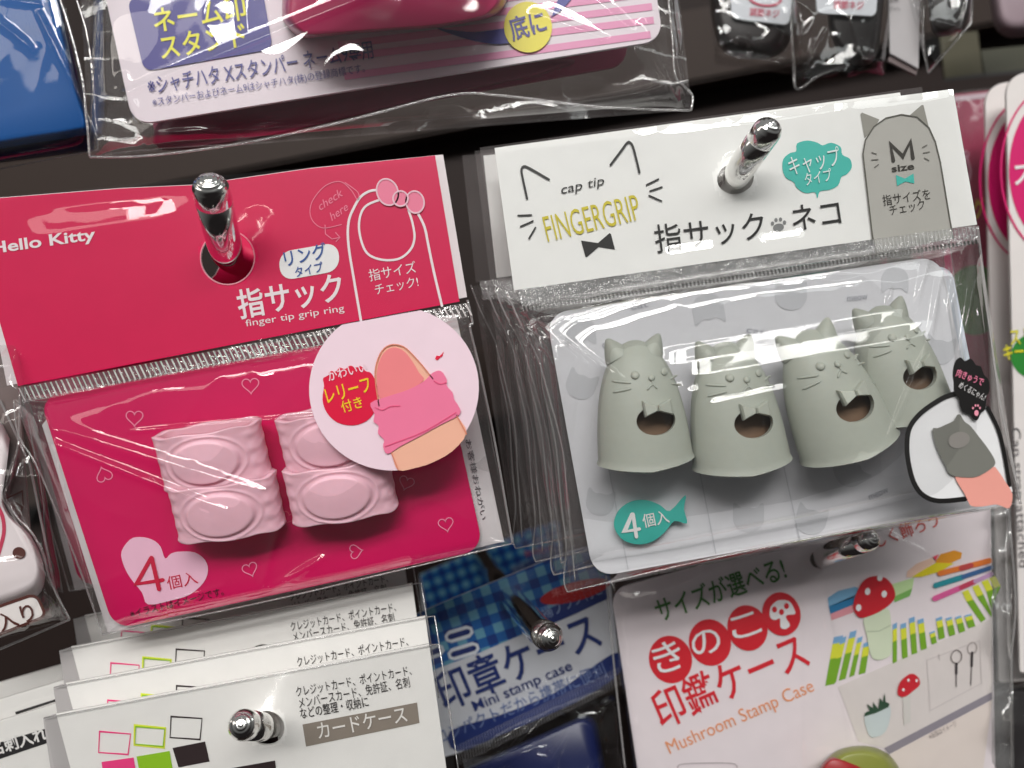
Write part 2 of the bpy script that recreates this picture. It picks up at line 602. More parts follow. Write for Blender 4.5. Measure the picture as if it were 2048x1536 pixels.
stroke(A, 'printed_nail_outline', [(768, 397), (736, 409), (722, 427), (718, 457), (726, 492), (740, 511), (768, 520), (799, 517), (821, 499), (829, 475), (825, 446), (817, 420)], 4.5, PRW, pa, smooth=5)
for nm, e in (('printed_bow_loop', ell(775, 384, 21, 27, -20)), ('printed_bow_loop', ell(830, 404, 18, 22, -10)), ('printed_bow_knot', ell(801, 397, 15, 15))):
    zz = 0.00035 if 'knot' in nm else 0.00025
    poly(A, nm, e, PNK, pa, z=zz)
    stroke(A, 'printed_bow_line', e, 3.2, mat((248, 190, 205), 0.4), pa, z=zz + 0.0001, closed=True)
text(A, '指サイズ', (740, 563), (834, 545), 23, PRW, pa)
text(A, 'チェック!', (752, 590), (838, 573), 21, PRW, pa)
poly(A, 'printed_pill', round_quad([(556, 505), (676, 484), (680, 541), (562, 562)], 27), mat((235, 232, 232), 0.4), pa, z=0.0002)
BLU = mat((40, 80, 150), 0.4)
text(A, 'リング', (572, 534), (656, 515), 31, BLU, pa, z=0.0003, bold=0.012)
text(A, 'タイプ', (592, 555), (648, 543), 20, BLU, pa, z=0.0003, bold=0.012)
text(A, '指サック', (480, 638), (690, 600), 55, PRW, pa, bold=0.016)
text(A, 'finger tip grip ring', (492, 653), (689, 622), 14, PRW, pa)
stroke(A, 'printed_swirl', [(690, 365), (716, 385), (715, 400), (702, 380), (680, 363), (650, 372), (626, 400), (620, 425), (628, 445), (648, 456), (683, 449)], 1.6, PNK, pa, smooth=6)
text(A, 'check', (640, 422), (686, 391), 17, PNK, pa, shear=0.35)
text(A, 'here', (664, 442), (697, 419), 17, PNK, pa, shear=0.35)
stroke(A, 'printed_arrow', [[(650, 450), (651, 468), (664, 478), (679, 475)], [(671, 465), (680, 475), (672, 483)]], 1.8, PNK, pa)
# crimped seal of the bag under the header
rv, rf = [], []
qa = [(38, 775), (930, 606), (938, 634), (46, 806)]
for k in range(86):
    u = k / 85.0 + random.uniform(-.0008, .0008)
    a = bilin(qa, u, 0.02); b = bilin(qa, u + 0.006, 0.92)
    w_ = 1.4 + random.random() * .5
    pts = [(a[0] - w_, a[1]), (a[0] + w_, a[1]), (b[0] + w_, b[1]), (b[0] - w_, b[1])]
    i = len(rv)
    for p in pts: rv.append(A.L(p[0], p[1], 0.0009))
    rf.append((i, i + 3, i + 2, i + 1))
mesh('crimp_ridges', rv, rf, RIDGE, pa)['kind'] = 'stuff'
film(A, 'crimp_seal', qa, CRIMP_CLEAR, pa, z0=0.0008, n=(120, 6), rough=0.0002)
# card and leaflet
poly(A, 'leaflet', [(84, 850), (120, 806), (912, 628), (1008, 1083), (216, 1266)], mat((205, 200, 202), 0.5), pa, z=-0.0012, thick=0.0002)
poly(A, 'backing_card', round_quad([(79, 796), (868, 648), (967, 1099), (228, 1259)], [38, 40, 40, 40]), RED2, pa, z=0, thick=0.0005)
HL = mat((236, 140, 172), 0.4)
for (x, y, s, a) in [(269, 835, 17, 0), (501, 770, 17, -4), (208, 950, 16, 160), (892, 1048, 15, -12), (711, 1103, 14, -100), (500, 1138, 15, -20), (813, 965, 15, 18), (576, 1035, 13, 25)]:
    stroke(A, 'printed_heart_outline', heart(x, y, s, a), 1.9, HL if s > 13 else mat((215, 70, 110), .4), pa, closed=True, z=0.0001)
poly(A, 'printed_heart', catmull([(243, 1103), (260, 1079), (280, 1074), (304, 1079), (321, 1093), (330, 1117), (342, 1107), (362, 1103), (390, 1105), (410, 1120), (416, 1141), (407, 1165), (380, 1189), (342, 1201), (296, 1209), (284, 1185), (260, 1155), (246, 1127)], 3, True), mat((242, 182, 205), 0.45), pa, z=0.0001)
DRED = mat((196, 24, 62), 0.4)
stroke(A, 'printed_four', [(303, 1115), (318, 1179)], 8.5, DRED, pa, z=.0003)
stroke(A, 'printed_four', [(326, 1160), (273, 1168), (302, 1116)], 8, DRED, pa)
text(A, '個入', (337, 1180), (397, 1167), 26, DRED, pa)
text(A, '※イラストはイメージです。', (262, 1236), (448, 1190), 16, mat((60, 15, 30), .5), pa)
text(A, 'お客様おねがい', (930, 880), (962, 1040), 12, mat((90, 85, 90), .5), pa, z=-0.001)
# round sticker on the front of the bag
ZS = 0.0090
st = poly(A, 'sticker', [(x, max(y, 606 + (919 - x) * .1845)) for x, y in ell(788, 777, 170, 164, -10, 64)], mat((236, 206, 218), 0.4), pa, z=ZS)
poly(A, 'printed_badge', catmull([(648, 772), (646, 757), (656, 751), (660, 742), (672, 743), (679, 735), (690, 738), (700, 731), (712, 735), (722, 732), (731, 742), (742, 746), (752, 765), (757, 795), (750, 822), (733, 842), (705, 851), (675, 845), (654, 826), (645, 800)], 3, True), mat((214, 14, 60), 0.35), st, z=ZS + 0.0001)
text(A, 'かわいい', (658, 763), (736, 742), 19, mat((244, 205, 215), .4), st, z=ZS + 0.0002, bold=0.01)
YEL = mat((246, 196, 30), 0.4)
text(A, 'レリーフ', (656, 808), (744, 783), 30, YEL, st, z=ZS + 0.0002, bold=0.01)
text(A, '付き', (686, 826), (727, 814), 21, YEL, st, z=ZS + 0.0002, bold=0.008)
SKIN = mat((238, 174, 150), 0.4)
poly(A, 'printed_finger', catmull([(758, 812), (751, 765), (751, 735), (760, 708), (773, 693), (790, 689), (808, 694), (824, 708), (848, 735), (872, 765), (915, 832), (933, 866), (905, 902), (865, 925), (830, 936), (796, 940), (783, 906)], 3, True), SKIN, st, z=ZS + 0.0001)
stroke(A, 'printed_finger_line', [[(758, 812), (751, 765), (751, 735), (760, 708), (773, 693), (790, 689), (808, 694), (824, 708), (848, 735), (866, 758)], [(783, 906), (796, 939)], [(913, 830), (933, 868)]], 2.2, mat((214, 130, 105), .4), st, z=ZS + 0.0003, smooth=3)
poly(A, 'printed_nail', catmull([(760, 796), (754, 765), (755, 735), (764, 711), (777, 698), (791, 695), (806, 701), (820, 716), (838, 745), (846, 762), (800, 790)], 3, True), mat((236, 128, 132), 0.35), st, z=ZS + 0.0002)
poly(A, 'printed_ring', catmull([(741, 806), (775, 793), (815, 780), (847, 763), (866, 745), (882, 742), (893, 758), (894, 772), (905, 785), (909, 800), (917, 812), (919, 829), (880, 850), (840, 872), (800, 893), (775, 908), (766, 893), (768, 880), (756, 867), (757, 852), (747, 843), (749, 828)], 3, True), mat((238, 118, 154), 0.35), st, z=ZS + 0.0003)
stroke(A, 'printed_ring_line', [[(750, 815), (765, 820), (780, 813), (800, 812)], [(868, 762), (880, 768), (892, 765)], [(770, 893), (800, 882), (850, 862), (912, 825)]], 1.8, mat((222, 80, 125), .4), st, z=ZS + 0.0004, smooth=3)
poly(A, 'printed_small_heart', [(870, 717), (873, 711), (879, 712), (888, 703), (885, 712), (874, 721)], mat((214, 14, 60), .4), st, z=ZS + 0.0001)
# bag
film(A, 'header_film', [(-62, 399), (886, 309), (934, 596), (-14, 779)], FILM, pa, z0=0.0007, n=(130, 50), rough=0.00006, hole=(455, 515, 60), seed=1,
     facets=[(90, 450, 330, 412, 20, 0.36), (120, 418, 250, 405, 7, 0.4)])
film(A, 'bag_front', [(28, 800), (938, 632), (1024, 1086), (204, 1268)], FILM, pa, z0=0.0008, puff=0.0072, n=(200, 130), rough=0.00022, seed=2,
     ridges=[(90, 880, 420, 1010, 9, 0.0008), (120, 860, 520, 985, 14, 0.0008), (660, 745, 880, 650, 3.5, 0.0009), (790, 850, 930, 660, 4, 0.0009), (300, 860, 650, 830, 4, 0.0005), (230, 1240, 420, 1180, 6, 0.0006), (540, 1180, 640, 1120, 8, .0007), (380, 960, 330, 1230, 10, .0006), (560, 1040, 520, 1190, 8, .0005), (100, 830, 180, 1180, 6, .0007)])
film(A, 'bag_back', [(28, 800), (938, 632), (1024, 1086), (204, 1268)], FILM_OLD, pa, z0=-0.0018, n=(30, 20), rough=0.0004, seed=5)
seam(A, [(28, 800), (32, 850), (44, 885), (70, 925), (110, 1015), (160, 1140), (204, 1268)], SEAM, pa)
seam(A, [(204, 1269), (500, 1210), (800, 1140), (1024, 1087)], SEAM, pa)
seam(A, [(935, 600), (945, 646), (940, 655), (960, 740), (985, 860), (1005, 970), (1025, 1087)], SEAM, pa, r=.0002)

# ------------------------------------------------------------------ pink finger rings
def ring_mesh():
    nth, nv = 200, 56
    W, D, H, T = 0.0076, 0.0036, 0.0080, 0.0008
    outer, inner = [], []
    for j in range(nv + 1):
        v = j / nv
        for i in range(nth):
            th = 2 * math.pi * i / nth
            x, z = math.cos(th), math.sin(th)
            y = (v - 0.5) * H
            sq = lambda q, e: math.copysign(abs(q) ** e, q)
            x, z = sq(x, .85), sq(z, .75)                                                # flattened band
            sc = 1 + 0.022 * max(0, (abs(v - .5) - .40) / .10)                    # raised rims
            lace = 0.012 * max(0, math.sin(v * 22 + 2 * math.sin(th * 3))) * (1 - max(0, z)) ** .5
            fx = x * W
            # smooth oval boss on the front, without any face
            e = (fx / 0.0048) ** 2 + ((y + .0002) / 0.0031) ** 2
            boss = (0.0005 * (1 / (1 + math.exp(min(50, (e - 1) * 34)))) + 0.0002 * math.exp(-e * 1.5) + 0.00018 * math.exp(-((e - 1.45) / .12) ** 2)) if z > 0 else 0
            edge = 0.0002 * math.exp(-((abs(fx) - 0.0066) / .0006) ** 2) * (0.5 + 0.5 * math.sin(v * 24)) if z > 0 else 0
            wy_ = y + (0.00012 * math.sin(th * 7 + 1) if abs(v - .5) > .46 else 0) + 0.0008 * abs(x) * 0
            outer.append((x * W * (sc + lace), wy_, z * D * (sc + lace * .5) + boss + edge))
            inner.append((x * (W - T), wy_, z * (D - T)))
    V = outer + inner
    Fc = []
    M = len(outer)
    for j in range(nv):
        for i in range(nth):
            i2 = (i + 1) % nth
            a, b, c, d = j * nth + i, j * nth + i2, (j + 1) * nth + i2, (j + 1) * nth + i
            Fc.append((a, b, c, d)); Fc.append((M + a, M + d, M + c, M + b))
    for i in range(nth):
        i2 = (i + 1) % nth
        Fc.append((i, M + i, M + i2, i2))
        a, b = nv * nth + i, nv * nth + i2
        Fc.append((a, b, M + b, M + a))
    me = bpy.data.meshes.new('finger_ring')
    me.from_pydata([(a, b, -c) for a, b, c in V] if False else V, [], Fc); me.update(); me.shade_smooth()
    bm = bmesh.new(); bm.from_mesh(me); bmesh.ops.recalc_face_normals(bm, faces=bm.faces); bm.to_mesh(me); bm.free()
    return me
RM = ring_mesh()
RM.materials.append(mat((250, 184, 198), 0.5, kind='silicone'))
def place(pl, o, px, py, z, rot, tip=0.0):
    l = pl.L(px, py, z)
    o.matrix_world = pl.matrix() @ Matrix.Translation(l) @ Matrix.Rotation(math.radians(rot), 4, 'Z') @ Matrix.Rotation(math.radians(tip), 4, 'X')
for (x, y, rot, lab) in [(426, 908, -2, 'pale pink silicone finger ring, upper one of the left pair'),
                         (455, 1010, -3, 'pale pink silicone finger ring, lower one of the left pair, above the big heart'),
                         (668, 873, -1, 'pale pink silicone finger ring half hidden behind the round white sticker'),
                         (682, 975, -2, 'pale pink silicone finger ring below the round white sticker')]:
    o = link('finger_ring', RM)
    o['label'] = lab; o['category'] = 'finger ring'; o['group'] = 'pink finger rings in the left pack'
    place(A, o, x, y, 0.0038, rot, 12)

# packs behind the pink one
pa2 = dup(pa, P(392, 520, 0.1345) - P(455, 515, 0.120), 'second crimson ring pack, its lower left corner showing behind the front one',
          skip=('lettering', 'printed_finger', 'printed_nail', 'printed_bow', 'printed_heart', 'printed_pill', 'printed_swirl', 'printed_arrow', 'crimp_ridges', 'sticker', 'header_film', 'hole_rim'), rot=-2.5)
pa2['group'] = 'crimson ring packs hanging on the left peg'
pa['group'] = 'crimson ring packs hanging on the left peg'

# ------------------------------------------------------------------ grey cat pack
B = Plane((1475, 370), 0.118, ((1030, 578), (1950, 450)), (0, 0))
pb = thing('cat_grip_pack', 'white header cat finger grip pack hanging at the right, topmost of its stack', 'package', B.matrix(), 'white header packs hanging on the right peg')
TEAL = mat((62, 180, 168), 0.42)
poly(B, 'header_card', [(989, 296), (1906, 178), (1954, 449), (1028, 581)], mat((236, 236, 230), 0.4, coat=.2), pb, z=0, thick=0.0003, holes=[ell(1471, 357, 37, 31, -12)])
film(B, 'sleeve', [(988, 295), (1907, 177), (1955, 449), (1027, 582)], FILM_OLD, pb, z0=-0.0004, n=(20, 8), rough=0.0001, seed=9)
stroke(B, 'printed_cat_ears', [[(1054, 397), (1045, 355), (1043, 340), (1047, 333), (1058, 336), (1098, 359)], [(1221, 330), (1242, 302), (1254, 286), (1260, 285), (1267, 297), (1279, 345)]], 4.6, BLACK, pb, smooth=5)
stroke(B, 'printed_whiskers', [[(1036, 431), (1063, 430)], [(1041, 453), (1066, 442)], [(1058, 477), (1071, 455)], [(1293, 370), (1317, 358)], [(1300, 382), (1324, 374)], [(1298, 391), (1323, 402)]], 3.4, BLACK, pb)
text(B, 'cap tip', (1122, 388), (1208, 369), 19, BLACK, pb, shear=0.28)
GOLD = mat((206, 192, 60), 0.3, metal=0.25)
text(B, 'FINGERGRIP', (1096, 484), (1284, 438), 55, GOLD, pb, bold=-0.004)
poly(B, 'printed_bow', [(1162, 481), (1196, 486), (1219, 466), (1222, 468), (1230, 499), (1197, 494), (1174, 514), (1171, 514)], BLACK, pb)
text(B, '指サック', (1313, 506), (1532, 477), 54, BLACK, pb, bold=0.002)
text(B, 'ネコ', (1588, 464), (1684, 449), 52, BLACK, pb, bold=0.002)
GRY = mat((120, 122, 122), 0.45)
poly(B, 'printed_paw_pad', ell(1557, 455, 11, 8, -10, 20), GRY, pb)
for x, y in ((1545, 447), (1552, 440), (1561, 439), (1569, 445)): poly(B, 'printed_paw_toe', ell(x, y, 3.4, 4.2, 0, 12), GRY, pb)
bub = [(635, 990), (640, 930), (680, 895), (715, 885), (720, 840), (780, 822), (840, 835), (870, 850), (920, 835), (975, 860), (985, 905), (1030, 930), (1040, 980), (1010, 1020), (980, 1035), (960, 1085), (910, 1110), (870, 1115), (850, 1125), (838, 1162), (825, 1125), (770, 1130), (720, 1100), (700, 1065), (655, 1040)]
poly(B, 'printed_speech_bubble', catmull([(1348 + x * .3418, y * .3418) for x, y in bub], 3, True), TEAL, pb)
text(B, 'キャップ', (1582, 352), (1684, 330), 38, mat((225, 240, 235), .4), pb, z=0.0003)
text(B, 'タイプ', (1612, 372), (1666, 361), 25, mat((225, 240, 235), .4), pb, z=0.0003)
body = [(1753, 506), (1745, 472), (1726, 308), (1731, 280), (1748, 253), (1772, 236), (1803, 229), (1834, 234), (1858, 255), (1871, 284), (1881, 325), (1900, 440), (1907, 477)]
EAR = mat((142, 140, 132), .45)
poly(B, 'printed_ear', [(1721, 228), (1724, 225), (1759, 239), (1745, 262), (1729, 276)], EAR, pb, z=0.0001)
poly(B, 'printed_ear', [(1820, 230), (1843, 210), (1847, 210), (1858, 256), (1840, 250)], EAR, pb, z=0.0001)
poly(B, 'printed_fingertip', body, mat((172, 170, 164), .45), pb, z=0.0002)
stroke(B, 'printed_fingertip_line', body, 2.6, mat((84, 82, 74), .45), pb, z=0.0003)
DK = mat((50, 46, 40), .4)
stroke(B, 'printed_letter', [(1787, 322), (1781, 288), (1806, 313), (1821, 283), (1826, 317)], 7.5, DK, pb, z=0.0003)
text(B, 'size', (1784, 344), (1829, 338), 14, DK, pb, z=0.0003, bold=0.02)
poly(B, 'printed_small_bow', [(1792, 350), (1810, 357), (1827, 347), (1829, 367), (1811, 363), (1794, 372)], TEAL, pb, z=0.0003)
text(B, '指サイズを', (1767, 412), (1862, 398), 21, DK, pb, z=0.0003)
text(B, 'チェック', (1781, 431), (1851, 418), 20, DK, pb, z=0.0003)
stroke(B, 'printed_small_whiskers', [[(1744, 305), (1753, 308)], [(1743, 320), (1756, 319)], [(1749, 335), (1757, 329)], [(1845, 295), (1854, 290)], [(1847, 306), (1859, 304)], [(1849, 316), (1858, 321)]], 2.2, mat((100, 98, 92), .45), pb, z=0.0003)
# crimped strip
qb = [(1036, 579), (1951, 450), (1957, 486), (1046, 622)]
film(B, 'crimp_seal', qb, CRIMP, pb, z0=0.0008, n=(160, 6), rough=0.0003, seed=3)
rv, rf, tv, tf = [], [], [], []
for k in range(118):
    u = (k + .5) / 118
    a = bilin(qb, u, 0.05); b = bilin(qb, u, 0.72)
    i = len(rv)
    for p in [(a[0] - 1, a[1]), (a[0] + 1, a[1]), (b[0] + 1, b[1]), (b[0] - 1, b[1])]: rv.append(B.L(p[0], p[1], 0.0012))
    rf.append((i, i + 3, i + 2, i + 1))
    a = bilin(qb, u, 0.80); b = bilin(qb, u, 1.05)
    i = len(tv)
    for p in [(a[0] - 2.2, a[1]), (a[0] + 2.2, a[1]), (b[0] + 1.6, b[1]), (b[0] - 1.6, b[1])]: tv.append(B.L(p[0], p[1], 0.0013))
    tf.append((i, i + 3, i + 2, i + 1))
mesh('crimp_ridges', rv, rf, film_mat('soft_ridge', haze=.35, rough=.15, gloss=3, hazecol=(.75, .75, .75)), pb)['kind'] = 'stuff'
mesh('seal_teeth', tv, tf, mat((52, 48, 46), .4), pb)['kind'] = 'stuff'
# card
poly(B, 'leaflet', round_quad([(1110, 640), (1902, 530), (1998, 1012), (1195, 1150)], [40, 30, 10, 20]), mat((205, 212, 222), 0.5), pb, z=-0.0012, thick=0.0002)
poly(B, 'backing_card', round_quad([(1092, 627), (1881, 511), (1982, 1012), (1187, 1155)], [46, 46, 40, 46]), mat((226, 226, 231), 0.45), pb, z=0, thick=0.0005)
PG = mat((204, 205, 210), .5)
def cathead(x, y, s, a, mm=PG):
    pts = [(-1, -.1), (-.95, -.95), (-.45, -.62), (.0, -.68), (.45, -.62), (.95, -.95), (1, -.1), (.95, .35), (.6, .8), (0, .95), (-.6, .8), (-.95, .35)]
    ca, sa = math.cos(math.radians(a)), math.sin(math.radians(a))
    poly(B, 'printed_cat_head', catmull([(x + s * (u * ca - v * sa), y + s * (u * sa + v * ca)) for u, v in pts], 3, True), mm, pb, z=0.0001)
for c in [(1416, 618, 32, 170), (1582, 590, 32, 0), (1160, 662, 31, 175), (1162, 770, 30, 20), (1880, 700, 30, 10), (1497, 1035, 31, 0), (1622, 1040, 31, 15), (1790, 560, 27, 180), (1200, 1005, 28, 10), (1700, 940, 34, 60)]: cathead(*c)
PT = mat((168, 170, 178), .5)
for s, a, b in (('cat', (1262, 620), (1297, 613)), ('cat', (1492, 665), (1528, 672)), ('cat', (1206, 697), (1226, 691)), ('meow', (1695, 603), (1736, 598)), ('meow', (1740, 1000), (1778, 984))):
    text(B, s, a, b, 15, PT, pb, z=0.0002)
stroke(B, 'printed_lines', [[(1217, 935), (1256, 1138)], [(1392, 905), (1432, 1108)], [(1560, 900), (1600, 1080)]], 2.4, PG, pb, z=0.0002)
fish = catmull([(1228, 1044), (1238, 1020), (1262, 1003), (1292, 1000), (1320, 1010), (1340, 1022), (1371, 990), (1368, 1018), (1374, 1047), (1349, 1042), (1330, 1064), (1305, 1083), (1277, 1089), (1248, 1081), (1232, 1063)], 3, True)
fp = poly(B, 'fish_sticker', fish, TEAL, pb, z=0.0016, thick=0.0001)
stroke(B, 'printed_four', [(1266, 1028), (1273, 1074)], 7, mat((238, 244, 240), .4), fp, z=0.0019)
stroke(B, 'printed_four', [(1279, 1058), (1249, 1063), (1264, 1028)], 7, mat((238, 244, 240), .4), fp, z=0.0018)
text(B, '個入', (1288, 1056), (1340, 1045), 26, mat((238, 244, 240), .4), fp, z=0.0018, bold=0.008)

# ------------------------------------------------------------------ grey cat finger caps
U = 0.0000252
_ax = Vector((505 - 565, -(550 - 1215))).normalized()
def cl(u, v):                                    # traced units to the cap's own frame
    d = Vector((u - 565, -(v - 1215))) * U
    return (d.x * _ax.y - d.y * _ax.x, d.x * _ax.x + d.y * _ax.y)
CW, CH, CD = 0.0134 / 2, 0.0168, 0.0048
def prof(t): return max(0.0, 1 - max(0, t) ** 3.1) ** 0.5 * (0.83 + 0.17 * (1 - t))
def front_z(x, y):
    t = min(0.985, max(0, y / CH)); p = prof(t)
    q = 1 - (x / (CW * p)) ** 2
    return CD * (0.72 + .28 * p) * p * max(0.02, q) ** 0.5
def cap_body():
    nth, nt_ = 168, 52
    V, Fc = [], []
    for j in range(nt_ + 1):
        t = (j / nt_)
        t = 1 - (1 - t) ** 1.6 if False else math.sin(t * math.pi / 2) ** 1.0
        t = min(t, 0.9995)
        p = prof(t)
        flare = 1 + 0.03 * math.exp(-(t * CH / 0.00035) ** 4)
        for i in range(nth):
            th = 2 * math.pi * i / nth
            x, z = math.cos(th), math.sin(th)
            drop = -0.0014 * (0.5 + 0.5 * z) * (1 - t) ** 2 + 0.0006 * abs(x) * (1 - t)
            V.append((x * CW * p * flare, t * CH + drop, z * CD * (0.72 + .28 * p) * p * flare))
    for j in range(nt_):
        for i in range(nth):
            i2 = (i + 1) % nth
            Fc.append((j * nth + i, (j + 1) * nth + i, (j + 1) * nth + i2, j * nth + i2))
    me = bpy.data.meshes.new('cap_body')
    me.from_pydata(V, [], Fc); me.update()
    o = bpy.data.objects.new('tmp', me); COL.objects.link(o)
    bm = bmesh.new(); bm.from_mesh(me)
    bm.faces.ensure_lookup_table()
    top = [v for v in bm.verts if abs(v.co.y - max(w_.co.y for w_ in bm.verts)) < 1e-7]
    bmesh.ops.pointmerge(bm, verts=top, merge_co=(0, CH, 0))
    bmesh.ops.recalc_face_normals(bm, faces=bm.faces)
    bm.to_mesh(me); bm.free()
    so = o.modifiers.new('s', 'SOLIDIFY'); so.thickness = 0.0009; so.offset = -1
    hx, hy = cl(600, 995)
    hv, hf = [], []
    n = 48
    for z in (0.0012, 0.02):
        for k in range(n):
            a = 2 * math.pi * k / n
            hv.append((hx + 109 * U * math.cos(a), hy + 80 * U * math.sin(a), z))
    for k in range(n): hf.append((k, (k + 1) % n, n + (k + 1) % n, n + k))
    hf.append(tuple(range(n))[::-1]); hf.append(tuple(range(n, 2 * n)))
    hm = bpy.data.meshes.new('h'); hm.from_pydata(hv, [], hf); hm.update()
    ho = bpy.data.objects.new('tmp2', hm); COL.objects.link(ho)
    bo = o.modifiers.new('b', 'BOOLEAN'); bo.object = ho; bo.operation = 'DIFFERENCE'; bo.solver = 'EXACT'
    dg = bpy.context.evaluated_depsgraph_get()
    out = bpy.data.meshes.new_from_object(o.evaluated_get(dg))
    bpy.data.objects.remove(o); bpy.data.objects.remove(ho)
    out.name = 'cap_body'
    out.shade_smooth()
    out.set_sharp_from_angle(angle=math.radians(45))
    out.materials.clear()
    return out
CAPM = mat((164, 168, 158), 0.5, kind='silicone')
CAPB = cap_body()
CAPB.materials.append(CAPM)

def blob(name, items, parent):
    """low rounded buttons on the cap: (u, v, radius in units)"""
    V, Fc = [], []
    for (u, v, r) in items:
        x, y = cl(u, v); R = r * U
        base = len(V); n = 20
        z0 = front_z(x, y)
        for (rr, h) in ((1, -0.0003), (1, 0.00012), (.85, .00026), (.5, .00036)):
            for k in range(n):
                a = 2 * math.pi * k / n
                xx, yy = x + R * rr * math.cos(a), y + R * rr * math.sin(a)
                V.append((xx, yy, front_z(xx, yy) + h))
        for j in range(3):
            for k in range(n):
                k2 = (k + 1) % n
                Fc.append((base + j * n + k, base + j * n + k2, base + (j + 1) * n + k2, base + (j + 1) * n + k))
        Fc.append(tuple(base + 3 * n + k for k in range(n)))
    return mesh(name, V, Fc, CAPM, parent, smooth=True)
def cord(name, line, parent, r=6.5):
    pts = [cl(*p) for p in line]
    P3 = []
    for i in range(len(pts) - 1):
        for k in range(6):
            t = k / 6
            x = pts[i][0] * (1 - t) + pts[i + 1][0] * t; y = pts[i][1] * (1 - t) + pts[i + 1][1] * t
            P3.append(Vector((x, y, front_z(x, y) + 0.00002)))
    x, y = pts[-1]; P3.append(Vector((x, y, front_z(x, y) + 0.00002)))
    rad = [r * U * (0.5 if i in (0, len(P3) - 1) else 1) for i in range(len(P3))]
    return tubemesh(P3, rad, CAPM, name, parent, n=8)
def slab(name, pts, parent, h=0.0013):
    me_v, me_f = [], []
    loc = [cl(*p) for p in pts]
    zc = max(front_z(x, y) for x, y in loc)
    n = len(loc); cx = sum(p[0] for p in loc) / n; cy = sum(p[1] for p in loc) / n
    for s, z in ((1.04, -0.0003), (1, h * .45), (.8, h * .7)):
        for x, y in loc: me_v.append((cx + (x - cx) * s, cy + (y - cy) * s, front_z(x, y) + z))
    for j in range(2):
        for k in range(n):
            k2 = (k + 1) % n
            me_f.append((j * n + k, j * n + k2, (j + 1) * n + k2, (j + 1) * n + k))
    me_f.append(tuple(2 * n + k for k in range(n)))
    return mesh(name, me_v, me_f, CAPM, parent)
def ear(parent, base, tip, w_):
    V, Fc = [], []
    b = Vector((*cl(*base), 0)); t = Vector((*cl(*tip), 0))
    ax = (t - b); ax_n = ax.normalized(); sd = Vector((ax_n.y, -ax_n.x, 0))
    n = 20
    rings = [(0, 1), (.35, .78), (.65, .5), (.85, .28), (.96, .12)]
    for (s, r) in rings:
        for k in range(n):
            a = 2 * math.pi * k / n
            V.append(b + ax * s + sd * (w_ * U * r * math.cos(a)) + Vector((0, 0, 0.0017 * r ** .8 * math.sin(a))))
    for j in range(len(rings) - 1):
        for k in range(n):
            k2 = (k + 1) % n
            Fc.append((j * n + k, j * n + k2, (j + 1) * n + k2, (j + 1) * n + k))
    Fc.append(tuple((len(rings) - 1) * n + k for k in range(n)))
    return mesh('ear', V, Fc, CAPM, parent, smooth=True)
CAPG = 'grey cat finger grips in the right pack'
cap = thing('finger_grip', 'grey green silicone cat finger grip standing upright, leftmost of the four', 'finger grip', None, CAPG)
link('cap_body', CAPB, None, cap)
# the brown core that shows through the hole
cv, cf = [], []
for j in range(13):
    t = 0.02 + 0.8 * j / 12; p = prof(t)
    for k in range(32):
        a = 2 * math.pi * k / 32
        cv.append((math.cos(a) * (CW - .0011) * p, t * CH, math.sin(a) * (CD - .0024) * p - 0.0006))
for j in range(12):
    for k in range(32):
        cf.append((j * 32 + k, (j + 1) * 32 + k, (j + 1) * 32 + (k + 1) % 32, j * 32 + (k + 1) % 32))
mesh('core', cv, cf, mat((112, 88, 68), .7), cap, smooth=True)
ear(cap, (420, 650), (354, 538), 80); ear(cap, (596, 640), (652, 514), 78)
blob('eye', [(493, 748, 23)], cap); blob('eye', [(660, 732, 21)], cap); blob('nose', [(583, 763, 19)], cap)
cord('mouth', [(555, 830), (574, 808), (588, 800), (612, 822)], cap, 6); cord('mouth', [(586, 776), (588, 802)], cap, 6)
for l in ([(372, 780), (470, 792)], [(375, 842), (470, 822)], [(694, 772), (745, 752)], [(697, 798), (765, 806)]): cord('whisker', l, cap)
slab('bow_wing', [(524, 890), (606, 914), (606, 944), (536, 976)], cap)
slab('bow_wing', [(608, 914), (682, 878), (692, 966), (608, 944)], cap)
blob('bow_knot', [(607, 929, 15)], cap)
caps = [(1291, 917, 2.0, 1.0, 0.0051, None), (1483, 924, -0.5, 1.02, 0.0051, 'grey green silicone cat finger grip, second from the left, under a glint'),
        (1697, 892, -13.5, 1.03, 0.0060, 'grey green silicone cat finger grip leaning right, third from the left'),
        (1817, 826, -8, 0.94, 0.0044, 'grey green silicone cat finger grip set highest at the right end of the row')]
for i, (x, y, rot, sc, z, lab) in enumerate(caps):
    if i == 0: c = cap
    else:
        c = cap.copy(); COL.objects.link(c); c['label'] = lab
        for ch in list(cap.children):
            d = ch.copy(); COL.objects.link(d); d.parent = c
    l = B.L(x, y, z)
    c.matrix_world = B.matrix() @ Matrix.Translation(l) @ Matrix.Rotation(math.radians(-rot + 0), 4, 'Z') @ Matrix.Scale(sc, 4)

